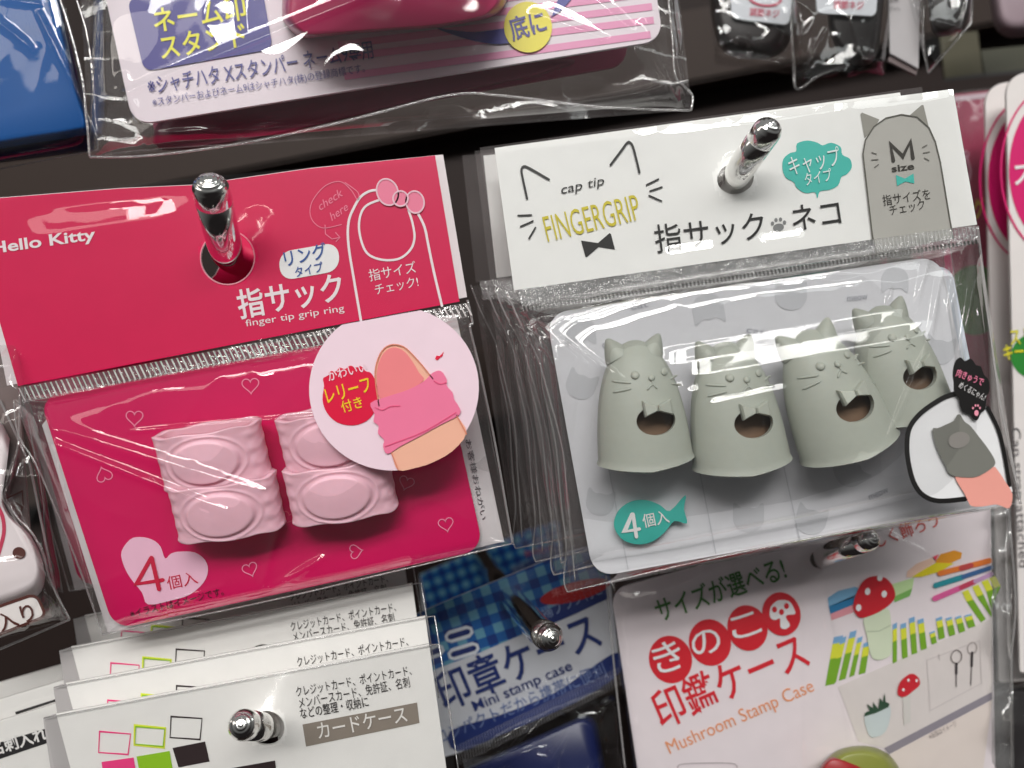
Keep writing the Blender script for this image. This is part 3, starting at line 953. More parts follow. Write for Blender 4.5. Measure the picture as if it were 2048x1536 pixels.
# clear sticker with the drawing, on the bag front at the right
ZB = 0.0102
stb = poly(B, 'sticker', catmull([(1908, 788), (1882, 798), (1843, 825), (1820, 854), (1814, 887), (1817, 926), (1828, 966), (1847, 991), (1878, 1003), (1931, 1003), (2016, 985), (2022, 970), (2000, 870), (1980, 823), (1955, 800)], 3, True), mat((228, 228, 230), .35), pb, z=ZB)
stroke(B, 'printed_outline', [(1925, 786), (1908, 788), (1882, 798), (1843, 825), (1820, 854), (1814, 887), (1817, 926), (1828, 966), (1847, 991), (1878, 1002), (1931, 998)], 9, BLACK, stb, z=ZB + .0002, smooth=4)
stroke(B, 'printed_outline', [(1975, 815), (1996, 858), (2008, 905), (2019, 971)], 7, BLACK, stb, z=ZB + .0002, smooth=4)
poly(B, 'printed_fingertip', catmull([(1910, 953), (1935, 955), (1960, 951), (1986, 934), (1995, 940), (2010, 962), (2025, 989), (2019, 1016), (2003, 1012), (1990, 1009), (1965, 1013), (1943, 1012), (1935, 1000), (1929, 987)], 3, True), mat((232, 158, 146), .4), stb, z=ZB + .0003)
poly(B, 'printed_grip', catmull([(1865, 858), (1876, 856), (1892, 849), (1908, 841), (1914, 830), (1921, 830), (1929, 843), (1941, 852), (1960, 876), (1976, 897), (1990, 921), (1986, 934), (1960, 951), (1937, 955), (1902, 950), (1890, 930), (1878, 907), (1869, 882)], 3, True), mat((118, 118, 112), .4), stb, z=ZB + .0004)
poly(B, 'printed_pad', ell(1918, 880, 22, 16, -15), mat((134, 130, 126), .4), stb, z=ZB + .0005)
poly(B, 'printed_badge', catmull([(1907, 733), (1912, 720), (1922, 715), (1930, 722), (1942, 717), (1952, 730), (1962, 733), (1968, 749), (1977, 760), (1979, 781), (1973, 795), (1971, 818), (1962, 826), (1955, 840), (1946, 838), (1939, 829), (1926, 824), (1920, 812), (1917, 797), (1908, 785), (1907, 765), (1905, 750)], 3, True), BLACK, stb, z=ZB + .0005)
text(B, '肉きゅうで', (1911, 752), (1964, 772), 14, mat((240, 130, 160), .4), stb, z=ZB + .0007, bold=.01)
text(B, 'めくるにゃん!', (1916, 775), (1967, 802), 13, mat((225, 222, 222), .4), stb, z=ZB + .0007)
poly(B, 'printed_paw_pad', ell(1953, 826, 4.5, 6, 0, 14), mat((240, 150, 170), .4), stb, z=ZB + .0007)
for x, y in ((1946, 816), (1951, 811), (1956, 811), (1960, 816)): poly(B, 'printed_paw_toe', ell(x, y, 1.9, 2.6, 0, 8), mat((240, 150, 170), .4), stb, z=ZB + .0007)

film(B, 'header_film', [(989, 296), (1906, 178), (1956, 452), (1028, 583)], FILM, pb, z0=0.0008, n=(140, 50), rough=0.00012, hole=(1471, 357, 45), seed=4,
     facets=[(1300, 262, 1850, 188, 15, 0.36), (1340, 500, 1420, 488, 12, 0.36), (1525, 475, 1600, 465, 12, .36)])
film(B, 'bag_front', [(1040, 612), (1958, 480), (2040, 1008), (1134, 1184)], FILM, pb, z0=0.0010, puff=0.0098, n=(220, 150), rough=0.00016, seed=6,
     ridges=[(1090, 650, 1235, 750, 4, 0.0009), (1225, 770, 1200, 980, 5, 0.0010), (1780, 870, 1850, 700, 5, 0.0008), (1945, 500, 1990, 900, 6, .0014), (1930, 500, 1900, 620, 5, .001), (1955, 520, 1925, 700, 6, .0012), (1970, 560, 2010, 980, 6, .001), (1060, 640, 1110, 720, 5, .001), (1110, 700, 1150, 1100, 9, .0012), (1090, 760, 1140, 1160, 6, .0012)],
     facets=[(1425, 730, 1815, 662, 17, 0.34), (1430, 800, 1560, 772, 8, .36)])
film(B, 'bag_back', [(1020, 590), (1958, 470), (2040, 1008), (1134, 1184)], FILM_OLD, pb, z0=-0.0018, n=(30, 20), rough=0.0004, seed=8)
seam(B, [(1016, 588), (1040, 645), (1078, 722), (1086, 780), (1110, 880), (1122, 1000), (1132, 1090), (1128, 1160), (1135, 1184)], SEAM, pb)
seam(B, [(1078, 722), (1100, 800), (1125, 900), (1135, 1000), (1150, 1160)], SEAM, pb, z=.002)
seam(B, [(1135, 1184), (1400, 1122), (1700, 1062), (2030, 1008)], SEAM, pb)
seam(B, [(1955, 452), (1963, 520), (1977, 640), (2000, 800), (2020, 900), (2041, 1008)], SEAM, pb, r=.0002)
# the packs behind on the same peg
sk = ('lettering', 'printed', 'crimp_ridges', 'sticker', 'fish_sticker', 'seal_teeth', 'header_film', 'leaflet', 'backing_card')
for (dx, dy, dd, rt_, lab) in ((-28, 4, .0045, 0.5, 'white header grip pack directly behind the front cat pack, its left edge showing'),
                          (-40, -14, .010, -0.9, 'third white header grip pack back, grey in its hazy film margin beside the crimson pack'),
                          (-66, -28, .016, -1.6, 'rearmost white header grip pack, a thin grey strip nearest the crimson pack')):
    a0 = P(989, 296, 0.118)
    a1 = P(989 + dx, 296 - dy, 0.118 + dd)
    cpy = dup(pb, a1 - a0, lab, skip=sk, rot=rt_)
    for ch in cpy.children:
        if ch.name.startswith('header_card'): ch.scale = (0.9, 0.97, 1)
def block(pl, name, pts, h, m, parent, z0=0.0003, dome=0.75, smooth=True, steps=6):
    """solid moulded shape standing off the card: rounded shoulders up to height h"""
    n = len(pts)
    cx = sum(p[0] for p in pts) / n; cy = sum(p[1] for p in pts) / n
    V, Fc = [], []
    for j in range(steps + 1):
        a = j / steps * math.pi / 2
        s = 1 - (1 - dome) * (1 - math.cos(a)); z = z0 + h * math.sin(a)
        for p in pts:
            V.append(pl.L(cx + (p[0] - cx) * s, cy + (p[1] - cy) * s, z))
    for j in range(steps):
        for k in range(n):
            k2 = (k + 1) % n
            Fc.append((j * n + k, j * n + k2, (j + 1) * n + k2, (j + 1) * n + k))
    Fc.append(tuple(steps * n + k for k in range(n)))
    me = bpy.data.meshes.new(name); me.from_pydata([tuple(v) for v in V], [], Fc); me.update()
    bm = bmesh.new(); bm.from_mesh(me); bmesh.ops.recalc_face_normals(bm, faces=bm.faces)
    if sum(f.normal.z for f in bm.faces) < 0:
        bmesh.ops.reverse_faces(bm, faces=bm.faces)
    bm.to_mesh(me); bm.free()
    if smooth: me.shade_smooth()
    return link(name, me, m, parent)

# ------------------------------------------------------------------ name stamp stand pack (top left)
C = Plane((760, -180), 0.130, ((300, 186), (745, 118)))
pc = thing('stamp_stand_pack', 'big pink striped stamp stand pack in a baggy film across the top left', 'package', C.matrix())
poly(C, 'backing_card', round_quad([(170, -200), (1262, -330), (1327, 80), (266, 250)], [30, 30, 40, 40]), mat((228, 216, 224), 0.45), pc, z=0, thick=0.0006)
PK = mat((228, 150, 188), 0.45)
# printed stripes follow the foot of the card
for k in range(13):
    o_ = k * 27.5
    a0 = (742 - max(0, 6 - k) * 16, 152 - o_ * 1.0); b0 = (1312 - k * 3.5, 74 - o_ * 0.98)
    if k == 0: a0 = (690, 160); b0 = (1302, 76)
    w_ = 14
    poly(C, 'printed_stripe', [a0, b0, (b0[0] - 2, b0[1] - w_), (a0[0] - 3, a0[1] - w_)], PK, pc, z=0.0001)
PUR = mat((68, 62, 138), 0.42)
poly(C, 'printed_panel', round_quad([(254, -2), (520, -48), (546, 98), (288, 143)], 20), PUR, pc, z=0.0002)
YL = mat((232, 226, 62), 0.4)
text(C, 'ネーム印', (310, 66), (494, 38), 48, YL, pc, z=0.0003, bold=0.014)
text(C, 'スタンド', (324, 120), (495, 92), 48, YL, pc, z=0.0003, bold=0.014)
NAV = mat((74, 74, 142), .45)
text(C, '※シャチハタ Xスタンパー ネーム9専用', (298, 190), (748, 116), 36, NAV, pc, z=0.0003, bold=0.006)
text(C, '※スタンパーおよびネーム9はシャチハタ(株)の登録商標です。', (306, 213), (730, 144), 17, NAV, pc, z=0.0003)
poly(C, 'printed_swoosh', catmull([(874, 57), (905, 60), (950, 64), (1000, 58), (1050, 48), (1090, 40), (1120, 22), (1145, -5), (1150, -20), (1120, -10), (1095, 50), (1050, 78), (1000, 88), (960, 84), (920, 74)], 3, True), mat((66, 66, 148), .42), pc, z=0.0003)
poly(C, 'printed_disc', ell(1056, 54, 48, 51, -8), mat((234, 220, 66), .42), pc, z=0.0004)
text(C, '底に', (1026, 82), (1096, 62), 44, PUR, pc, z=0.0005, bold=0.02)
block(C, 'stamp_stand', catmull([(566, -20), (564, 30), (572, 50), (600, 74), (640, 74), (700, 68), (800, 60), (880, 54), (970, 38), (1000, 22), (1016, -5), (1018, -60), (1010, -150), (800, -180), (575, -140)], 3, True), 0.009, mat((176, 48, 92), 0.35, coat=.3), pc, dome=0.9)
block(C, 'spare_stand', catmull([(322, 300), (500, 280), (700, 236), (900, 186), (1080, 150), (1150, 120), (1000, 120), (700, 160), (400, 210), (320, 240)], 3, True), 0.002, mat((128, 52, 76), 0.4), pc, z0=-0.007, dome=.9)
film(C, 'bag_front', [(180, -200), (1320, -330), (1380, 214), (181, 312)], FILM, pc, z0=0.0010, puff=0.0100, n=(220, 140), rough=0.00010, seed=11,
     ridges=[(240, 190, 760, -20, 8, 0.0012), (250, 165, 300, 300, 9, .0012), (300, 270, 420, 262, 8, .0010), (1290, 60, 1350, 200, 7, .0012), (1080, 30, 1200, 75, 6, .0012), (1170, -20, 1260, 60, 9, .0010)],
     facets=[(1000, 215, 1090, 190, 7, .36), (330, 275, 430, 262, 5, .36), (1100, 12, 1190, 50, 9, .3)])
film(C, 'bag_back', [(150, -200), (1320, -330), (1384, 220), (180, 314)], FILM_OLD, pc, z0=-0.0075, n=(40, 30), rough=0.0015, seed=12)
seam(C, [(117, -10), (140, 60), (165, 160), (172, 230), (176, 265), (179, 312)], SEAM, pc, r=.0002)
seam(C, [(180, 314), (300, 311), (500, 284), (700, 240), (900, 190), (1010, 192), (1200, 214), (1380, 221)], SEAM, pc, r=.00022)
seam(C, [(1336, -10), (1345, 80), (1350, 150), (1366, 170), (1385, 192), (1382, 221)], SEAM, pc, r=.0002)
seam(C, [(150, -10), (172, 60), (185, 150), (190, 230), (195, 262)], SEAM, pc, r=.00014, z=.003)
# a second pack hangs behind and shows pink through the slack foot of the bag
a0 = P(700, 250, .130); a1 = P(690, 306, .143)
poly(C, 'second_card', round_quad([(215, -100), (1290, -250), (1250, 130), (318, 296)], [20, 20, 30, 20]), mat((176, 62, 104), .5), pc, z=-0.009, thick=.0006)

# ------------------------------------------------------------------ blue pack, far top left
D = Plane((60, -80), 0.138, ((-40, 300), (170, 262)))
pd = thing('blue_pouch_pack', 'shiny blue pack cut by the left edge of the frame at the top', 'package', D.matrix())
block(D, 'blue_case', catmull([(-160, -150), (60, -180), (108, -60), (130, 60), (158, 180), (182, 258), (160, 272), (60, 288), (-60, 306), (-170, 312)], 3, True), 0.006, mat((2, 80, 150), 0.5, spec=.2), pd, dome=.88)
poly(D, 'backing_card', [(-170, -150), (70, -180), (186, 270), (185, 300), (-170, 345)], mat((26, 30, 74), .5), pd, z=0, thick=.0005)
film(D, 'bag_front', [(-180, -160), (92, -190), (196, 300), (-150, 352)], FILM, pd, z0=0.004, puff=0.0055, n=(120, 110), rough=0.00011, seed=14,
     ridges=[(85, 40, 175, 230, 6, .0014), (0, 45, 60, 95, 6, .0014), (10, 0, 75, 8, 5, .0012)])
seam(D, [(92, -20), (118, 60), (150, 170), (190, 262), (196, 300)], SEAM, pd, r=.0002)
seam(D, [(196, 300), (0, 338)], SEAM, pd, smooth=0)

# ------------------------------------------------------------------ card case sheets (bottom left)
G = Plane((530, 1460), 0.117, ((113, 1426), (875, 1284)))
pg = thing('card_case_pack', 'glossy white card case sheet at the bottom left, front one with the peg through it', 'package', G.matrix(), 'white card case sheets at the bottom left')
SHEET = mat((230, 228, 225), 0.3, coat=0.4)
poly(G, 'sheet', [(112, 1427), (858, 1288), (918, 1720), (180, 1850), (150, 1570)], SHEET, pg, z=0, thick=.0004, holes=[ell(533, 1456, 36, 34)])
poly(G, 'sleeve', [(86, 1436), (112, 1428), (150, 1570), (180, 1850), (150, 1860)], mat((172, 168, 168), .35), pg, z=-.0003, thick=.0002)
RC = dict(pink=mat((232, 60, 128), .4), green=mat((140, 190, 30), .4), black=mat((44, 30, 32), .4), yellow=mat((216, 224, 70), .4), cyan=mat((150, 210, 228), .4))
def frame_(pts, c, w_=2.4, z=.0001, name='printed_frame'):
    stroke(G, name, pts, w_, RC[c], pg, z=z, closed=True)
frame_([(199, 1463), (261, 1468), (256, 1509), (197, 1505)], 'pink')
frame_([(269, 1451), (331, 1456), (328, 1495), (268, 1490)], 'yellow', 3.4)
frame_([(271, 1453), (329, 1458), (326, 1493), (270, 1488)], 'green', 1.8, .0002)
frame_([(342, 1433), (404, 1437), (400, 1479), (340, 1475)], 'black')
poly(G, 'printed_block', [(203, 1524), (267, 1515), (282, 1600), (215, 1610)], RC['pink'], pg)
poly(G, 'printed_block', [(273, 1513), (339, 1502), (352, 1580), (288, 1590)], RC['green'], pg)
poly(G, 'printed_block', [(345, 1496), (410, 1483), (419, 1523), (357, 1535)], RC['black'], pg)
poly(G, 'printed_block', [(425, 1543), (550, 1521), (560, 1600), (440, 1610)], RC['black'], pg)
INK = mat((48, 44, 44), .45)
text(G, 'クレジットカード、ポイントカード、', (594, 1394), (824, 1350), 20, INK, pg, name='lettering_top')
text(G, 'メンバースカード、免許証、名刺', (599, 1417), (821, 1374), 21, INK, pg, name='lettering_middle')
text(G, 'などの整理・収納に', (602, 1438), (738, 1413), 21, INK, pg, bold=.006, name='lettering_low')
poly(G, 'printed_bar', [(605, 1449), (834, 1405), (839, 1446), (612, 1493)], mat((136, 126, 116), .35), pg, z=.0001)
text(G, 'カードケース', (638, 1479), (816, 1444), 33, mat((228, 224, 220), .4), pg, z=.0003, bold=.006, name='lettering_bar')
film(G, 'sleeve_film', [(88, 1434), (878, 1287), (918, 1600), (150, 1740)], FILM, pg, z0=.0006, n=(120, 40), rough=.00012, hole=(533, 1456, 42), seed=21)
seam(G, [(862, 1290), (878, 1288), (896, 1400), (917, 1540)], SEAM, pg, smooth=0)
seam(G, [(88, 1436), (300, 1396), (600, 1340), (878, 1288)], SEAM, pg, smooth=0, r=.00008)
def gcopy(tx, ty, d, lab, rot=0):
    return dup(pg, P(tx, ty, d) - P(858, 1288, .117), lab, skip=('lettering_bar', 'printed_bar', 'sleeve_film'), rot=rot)
gcopy(850, 1232, .1215, 'white card case sheet directly behind the front one, one line of black print showing')
gcopy(824, 1166, .128, 'third white card case sheet, its top edge in grey shade')
gcopy(806, 1112, .137, 'rearmost white card case sheet, mostly under the crimson pack')

# name card holder, far left
H = Plane((40, 1440), 0.126, ((0, 1485), (91, 1458)))
gh = 'white name card holders at the left edge'
BK = mat((34, 32, 34), .4)
for i, (dx, dy, dz, lab) in enumerate(((0, 0, 0, 'white name card holder with a black lettered band, cut by the left edge'),
                                       (6, -44, -.004, 'second white name card holder, a red tipped black line along its foot'),
                                       (14, -78, -.010, 'rearmost white name card holder at the left, grey in the shade'))):
    q = Plane((40, 1440), 0.126 - dz, ((0, 1485), (91, 1458)))
    ph = thing('card_holder_pack', lab, 'package', q.matrix(), gh)
    poly(q, 'sheet', round_quad([(-70, 1464 + dy), (130 + dx, 1402 + dy), (180 + dx, 1700), (-40, 1740)], [4, 10, 4, 4]), SHEET, ph, z=0, thick=.0004)
    poly(q, 'sleeve', [(-70, 1462 + dy), (130 + dx, 1400 + dy), (150 + dx, 1412 + dy), (200 + dx, 1700), (-40, 1740)], mat((190, 186, 184), .35), ph, z=-.0006, thick=.0003)
    if i == 0:
        poly(q, 'printed_band', [(-60, 1503), (92, 1457), (100, 1484), (-60, 1538)], BK, ph, z=.0001)
        text(q, '名刺入れ', (-16, 1513), (97, 1478), 26, mat((226, 224, 222), .4), ph, z=.0003, bold=.03)
    if i == 1:
        poly(q, 'printed_line', [(30, 1424), (112, 1398), (114, 1402), (32, 1429)], BK, ph, z=.0001)
        poly(q, 'printed_line', [(112, 1398), (128, 1392), (128, 1397), (114, 1402)], mat((190, 40, 45), .4), ph, z=.0001)
    film(q, 'sleeve_film', [(-70, 1463 + dy), (132 + dx, 1400 + dy), (170 + dx, 1640), (-50, 1700)], FILM, ph, z0=.0006, n=(50, 40), rough=.0003, seed=30 + i)

# bagged pack at the left edge with a brown framed label
I = Plane((-60, 900), 0.126, ((5, 1266), (75, 1232)))
pi_ = thing('soft_case_pack', 'bagged soft white case at the left edge with a brown framed count label', 'package', I.matrix())
poly(I, 'backing_card', [(-160, 700), (30, 690), (60, 1080), (104, 1235), (-150, 1310)], mat((112, 98, 96), .5), pi_, z=0, thick=.0004)
block(I, 'soft_case', catmull([(-150, 760), (6, 850), (12, 930), (4, 990), (20, 1030), (60, 1070), (84, 1120), (88, 1170), (60, 1200), (-40, 1230), (-150, 1230)], 3, True), .007, mat((238, 222, 224), .55), pi_, dome=.8)
BR = mat((84, 40, 34), .45)
poly(I, 'printed_spot', ell(38, 1106, 13, 12, 10, 20), BR, pi_, z=.0075)
lab_ = poly(I, 'count_label', round_quad([(-80, 1240), (72, 1187), (92, 1232), (-80, 1300)], [8, 18, 14, 8]), mat((232, 226, 224), .4), pi_, z=.0078)
stroke(I, 'printed_frame', round_quad([(-80, 1240), (72, 1187), (92, 1232), (-80, 1300)], [8, 18, 14, 8]), 5.5, BR, lab_, z=.0079, closed=True)
text(I, '4個入り', (-58, 1290), (73, 1238), 34, BR, lab_, z=.0080, bold=.01)
stroke(I, 'printed_trim', [(-10, 1130), (2, 1090), (8, 1060), (4, 1030), (-12, 1000)], 7, mat((196, 60, 90), .4), pi_, z=.0074, smooth=4)
stroke(I, 'printed_sign', [(10, 998), (45, 982), (46, 1010), (38, 1038), (26, 1022), (32, 1006), (44, 1014)], 3.4, BR, pi_, z=.0004)
film(I, 'bag_front', [(-180, 690), (38, 680), (136, 1238), (-150, 1330)], FILM, pi_, z0=.0012, puff=.009, n=(100, 110), rough=.0012, seed=41, ridges=[(36, 896, 10, 992, 5, .0012), (10, 992, 92, 1140, 6, .0014), (92, 1140, 130, 1236, 5, .001)])
seam(I, [(40, 780), (36, 890), (20, 960), (10, 992), (35, 1035), (62, 1063), (88, 1111), (100, 1160), (139, 1238)], SEAM, pi_, z=.003, r=.00018)
seam(I, [(0, 800), (60, 930), (90, 1080), (110, 1180), (139, 1239), (0, 1298)], SEAM, pi_, r=.0002, smooth=0)

# ------------------------------------------------------------------ gingham mini stamp case
def gingham(period):
    m = bpy.data.materials.new('gingham_print')
    m.use_nodes = True
    nt = m.node_tree; b = nt.nodes['Principled BSDF']
    tc = nt.nodes.new('ShaderNodeTexCoord'); sp = nt.nodes.new('ShaderNodeSeparateXYZ')
    nt.links.new(tc.outputs['Object'], sp.inputs[0])
    outs = []
    for ax in (0, 1):
        a = nt.nodes.new('ShaderNodeMath'); a.operation = 'MULTIPLY'; a.inputs[1].default_value = 1 / period
        f = nt.nodes.new('ShaderNodeMath'); f.operation = 'FRACT'
        g = nt.nodes.new('ShaderNodeMath'); g.operation = 'GREATER_THAN'; g.inputs[1].default_value = 0.5
        nt.links.new(sp.outputs[ax], a.inputs[0]); nt.links.new(a.outputs[0], f.inputs[0]); nt.links.new(f.outputs[0], g.inputs[0])
        outs.append(g)
    s = nt.nodes.new('ShaderNodeMath'); s.operation = 'ADD'
    nt.links.new(outs[0].outputs[0], s.inputs[0]); nt.links.new(outs[1].outputs[0], s.inputs[1])
    h = nt.nodes.new('ShaderNodeMath'); h.operation = 'MULTIPLY'; h.inputs[1].default_value = .5
    nt.links.new(s.outputs[0], h.inputs[0])
    r = nt.nodes.new('ShaderNodeValToRGB'); r.color_ramp.interpolation = 'CONSTANT'
    e = r.color_ramp.elements
    e[0].color = (lin(12), lin(54), lin(130), 1)
    e[1].position = .75; e[1].color = (lin(104), lin(164), lin(190), 1)
    k = e.new(.25); k.color = (lin(24), lin(96), lin(168), 1)
    nt.links.new(h.outputs[0], r.inputs[0]); nt.links.new(r.outputs[0], b.inputs['Base Color'])
    b.inputs['Roughness'].default_value = .4
    return m
J = Plane((990, 1205), 0.152, ((890, 1400), (1205, 1290)))
pj = thing('mini_stamp_case_pack', 'blue gingham mini stamp case pack between the card cases and the mushroom pack', 'package', J.matrix())
jc = [(780, 1250), (900, 1199), (1112, 1112), (1212, 1082), (1240, 1345), (920, 1505), (800, 1540)]
poly(J, 'header_card', jc, mat((208, 210, 216), .4), pj, z=0, thick=.0004)
poly(J, 'printed_gingham', [(782, 1250), (900, 1199.5), (1112, 1112.5), (1211, 1083), (1222, 1168), (1150, 1205), (1060, 1262), (960, 1305), (880, 1335), (800, 1370)], gingham(.0037), pj, z=.0001)
NB = mat((26, 46, 110), .4)
poly(J, 'printed_banner', [(1062, 1232), (1110, 1212), (1160, 1190), (1213, 1160), (1218, 1196), (1150, 1228), (1070, 1262)], NB, pj, z=.0002)
text(J, '清掃ブラシ付き', (1070, 1250), (1208, 1186), 25, mat((140, 160, 196), .4), pj, z=.0003)
poly(J, 'printed_oval', ell(1150, 1183, 72, 19, -15, 30), mat((176, 20, 26), .4), pj, z=.0003)
text(J, '朱肉付き', (1105, 1196), (1190, 1175), 18, mat((215, 120, 120), .4), pj, z=.0004)
WJ = mat((222, 226, 232), .4)
for a, b in (((900, 1274), (936, 1263)), ((906, 1309), (948, 1296)), ((850, 1310), (878, 1300))):
    stroke(J, 'printed_stroke_edge', [a, b], 25, WJ, pj, z=.0002)
    stroke(J, 'printed_stroke', [a, b], 11, NB, pj, z=.0003)
text(J, '印章ケース', (892, 1424), (1208, 1292), 76, NB, pj, z=.0003, bold=.014)
text(J, 'Mini stamp case', (950, 1423), (1146, 1339), 22, NB, pj, z=.0003, bold=.01)
poly(J, 'printed_band', catmull([(900, 1462), (1000, 1430), (1110, 1385), (1190, 1330), (1236, 1305), (1240, 1345), (1150, 1405), (1000, 1470), (916, 1503)], 3, True), NB, pj, z=.0002)
text(J, 'コンパクトだから携帯に便利', (880, 1490), (1215, 1352), 30, mat((104, 122, 168), .4), pj, z=.0004)
rv, rf = [], []
for k in range(60):
    u = k / 59
    a = bilin([(915, 1490), (1236, 1335), (1240, 1372), (920, 1530)], u, 0); b = bilin([(915, 1490), (1236, 1335), (1240, 1372), (920, 1530)], u + .004, 1)
    i = len(rv)
    for p in [(a[0] - .8, a[1]), (a[0] + .8, a[1]), (b[0] + .8, b[1]), (b[0] - .8, b[1])]: rv.append(J.L(p[0], p[1], .0008))
    rf.append((i, i + 3, i + 2, i + 1))
mesh('crimp_ridges', rv, rf, film_mat('dim_ridge', haze=.3, rough=.2, gloss=2), pj)['kind'] = 'stuff'
block(J, 'stamp_case', round_quad([(880, 1560), (1190, 1420), (1225, 1620), (930, 1720)], [40, 36, 30, 30]), .007, mat((10, 24, 74), .35), pj, dome=.9)
film(J, 'bag_front', [(915, 1500), (1240, 1350), (1275, 1650), (950, 1800)], FILM, pj, z0=.001, puff=.009, n=(90, 70), rough=.002, seed=51, ridges=[(1010, 1520, 1080, 1440, 8, .0018), (960, 1530, 1060, 1500, 8, .0016)],
     facets=[(960, 1525, 1075, 1500, 10, .36), (1050, 1480, 1075, 1450, 9, .3)])
film(J, 'header_film', [(800, 1242), (1212, 1082), (1240, 1345), (900, 1500)], FILM, pj, z0=.0008, n=(70, 40), rough=.0003, seed=52)
J2 = dup(pj, P(975, 1120, .235) - P(990, 1205, .152), 'second blue gingham stamp case pack, dark behind the first', skip=('header_film', 'bag_front', 'printed_s', 'printed_oval', 'crimp_ridges'))
pj['group'] = J2['group'] = 'gingham stamp case packs'

# ------------------------------------------------------------------ mushroom stamp case
K = Plane((1642, 1117), 0.142, ((1324, 1459), (1621, 1340)))
pk = thing('mushroom_case_pack', 'white mushroom stamp case card in film at the lower right', 'package', K.matrix())
def Z(*p): return [(1348 + x * .3418, 1011 + y * .3418) for x, y in p]
poly(K, 'backing_card', round_quad([(1222, 1180), (1560, 1085), (1900, 1000), (1981, 985), (1990, 1640), (1300, 1680)][0:1] + [(1981, 975), (1992, 1640), (1296, 1680)], [34, 10, 10, 20]), mat((226, 216, 220), .42), pk, z=0, thick=.0005, holes=[ell(1640, 1118, 20, 19)])
GR = mat((58, 116, 44), .4)
text(K, 'サイズが選べる!', (1320, 1246), (1576, 1157), 46, GR, pk, bold=.012)
KR = mat((208, 34, 48), .4)
for x, y, rx, ry in ((1341, 1319, 43, 48), (1420, 1285, 42, 47), (1495, 1256, 40, 46), (1563, 1228, 38, 44)):
    poly(K, 'printed_disc', ell(x, y, rx, ry, -15), KR, pk, z=.0001 + (x - 1341) * .0000008)
KW = mat((238, 230, 232), .4)
for s, a, b, h in (('き', (1318, 1352), (1372, 1334), 62), ('の', (1392, 1319), (1448, 1300), 56), ('こ', (1470, 1284), (1526, 1266), 54)):
    text(K, s, a, b, h, KW, pk, z=.0004, bold=.004)
poly(K, 'printed_mushroom_icon', catmull([(1540, 1234), (1541, 1215), (1552, 1203), (1563, 1200), (1579, 1203), (1588, 1217), (1590, 1228), (1575, 1230), (1572, 1236), (1580, 1250), (1571, 1258), (1561, 1254), (1560, 1237), (1550, 1240)], 3, True), KW, pk, z=.0004)
for x, y in ((1563, 1224), (1549, 1219), (1573, 1212)): poly(K, 'printed_dot', ell(x, y, 5, 6, 0, 14), KR, pk, z=.0005)
text(K, '印鑑ケース', (1326, 1460), (1624, 1332), 76, KR, pk, bold=.01)
text(K, 'Mushroom Stamp Case', (1340, 1508), (1630, 1381), 28, mat((226, 150, 106), .4), pk)
text(K, 'しく飾ろう', (1758, 1096), (1880, 1052), 31, mat((206, 62, 48), .4), pk)
# printed picture: desk scene
LB, MB_, PKN = mat((120, 172, 208), .4), mat((40, 120, 170), .4), mat((222, 150, 160), .4)
poly(K, 'printed_prism', Z((900, 540), (960, 500), (1060, 475), (1085, 490), (1050, 540), (905, 590)), LB, pk, z=.0001)
poly(K, 'printed_prism', Z((905, 590), (1060, 525), (1060, 575), (915, 635)), MB_, pk, z=.0001)
poly(K, 'printed_prism', Z((915, 635), (1050, 580), (1050, 625), (922, 672)), PKN, pk, z=.0001)
poly(K, 'printed_prism', Z((1260, 465), (1405, 422), (1395, 485), (1285, 535)), mat((190, 218, 160), .4), pk, z=.0001)
poly(K, 'printed_prism', Z((1285, 535), (1395, 485), (1380, 530), (1290, 568)), mat((120, 176, 90), .4), pk, z=.0001)
poly(K, 'printed_pie', Z((1360, 420), (1365, 385), (1420, 340), (1510, 305), (1530, 330), (1440, 390), (1385, 420)), mat((240, 196, 176), .4), pk, z=.0001)
poly(K, 'printed_pie', Z((1530, 330), (1560, 285), (1640, 262), (1685, 275), (1680, 310), (1600, 345), (1540, 345)), mat((224, 150, 40), .4), pk, z=.0001)
poly(K, 'printed_pie', Z((1390, 420), (1440, 388), (1530, 335), (1640, 338), (1560, 385), (1450, 418)), mat((222, 206, 30), .4), pk, z=.0002)
poly(K, 'printed_pie', Z((1515, 300), (1550, 285), (1532, 325)), mat((222, 80, 100), .4), pk, z=.0002)
for pi2, (c, a, b, w_) in enumerate((((226, 122, 50), (1555, 398), (1850, 322), 11), ((190, 70, 70), (1680, 368), (1740, 350), 11), ((40, 140, 152), (1530, 468), (1690, 418), 11), ((60, 100, 150), (1690, 418), (1860, 362), 9), ((214, 90, 150), (1525, 545), (1680, 480), 11), ((190, 60, 90), (1680, 480), (1760, 445), 10), ((190, 150, 190), (1760, 445), (1860, 400), 8))):
    stroke(K, 'printed_pen', Z(a, b), w_, mat(c, .4), pk, z=.0003 + pi2 * .00002)
YG, OG, BB = mat((212, 214, 60), .4), mat((116, 164, 40), .4), mat((120, 166, 206), .4)
bars = [(935, 990, 765, 1050, 50, -50), (975, 1010, 770, 1040, 45, -62), (1030, 1070, 735, 1020, 45, -66), (1075, 1105, 770, 1000, 40, -50), (1110, 1150, 800, 985, 40, -30),
        (1280, 1305, 690, 920, 30, 0), (1325, 1358, 690, 893, 30, 10), (1375, 1408, 655, 868, 30, 16), (1425, 1460, 665, 842, 30, 20), (1495, 1525, 738, 808, 25, 14), (1533, 1568, 655, 780, 25, 18), (1590, 1625, 655, 760, 25, 22), (1645, 1680, 648, 740, 22, 26), (1700, 1740, 638, 712, 22, 24)]
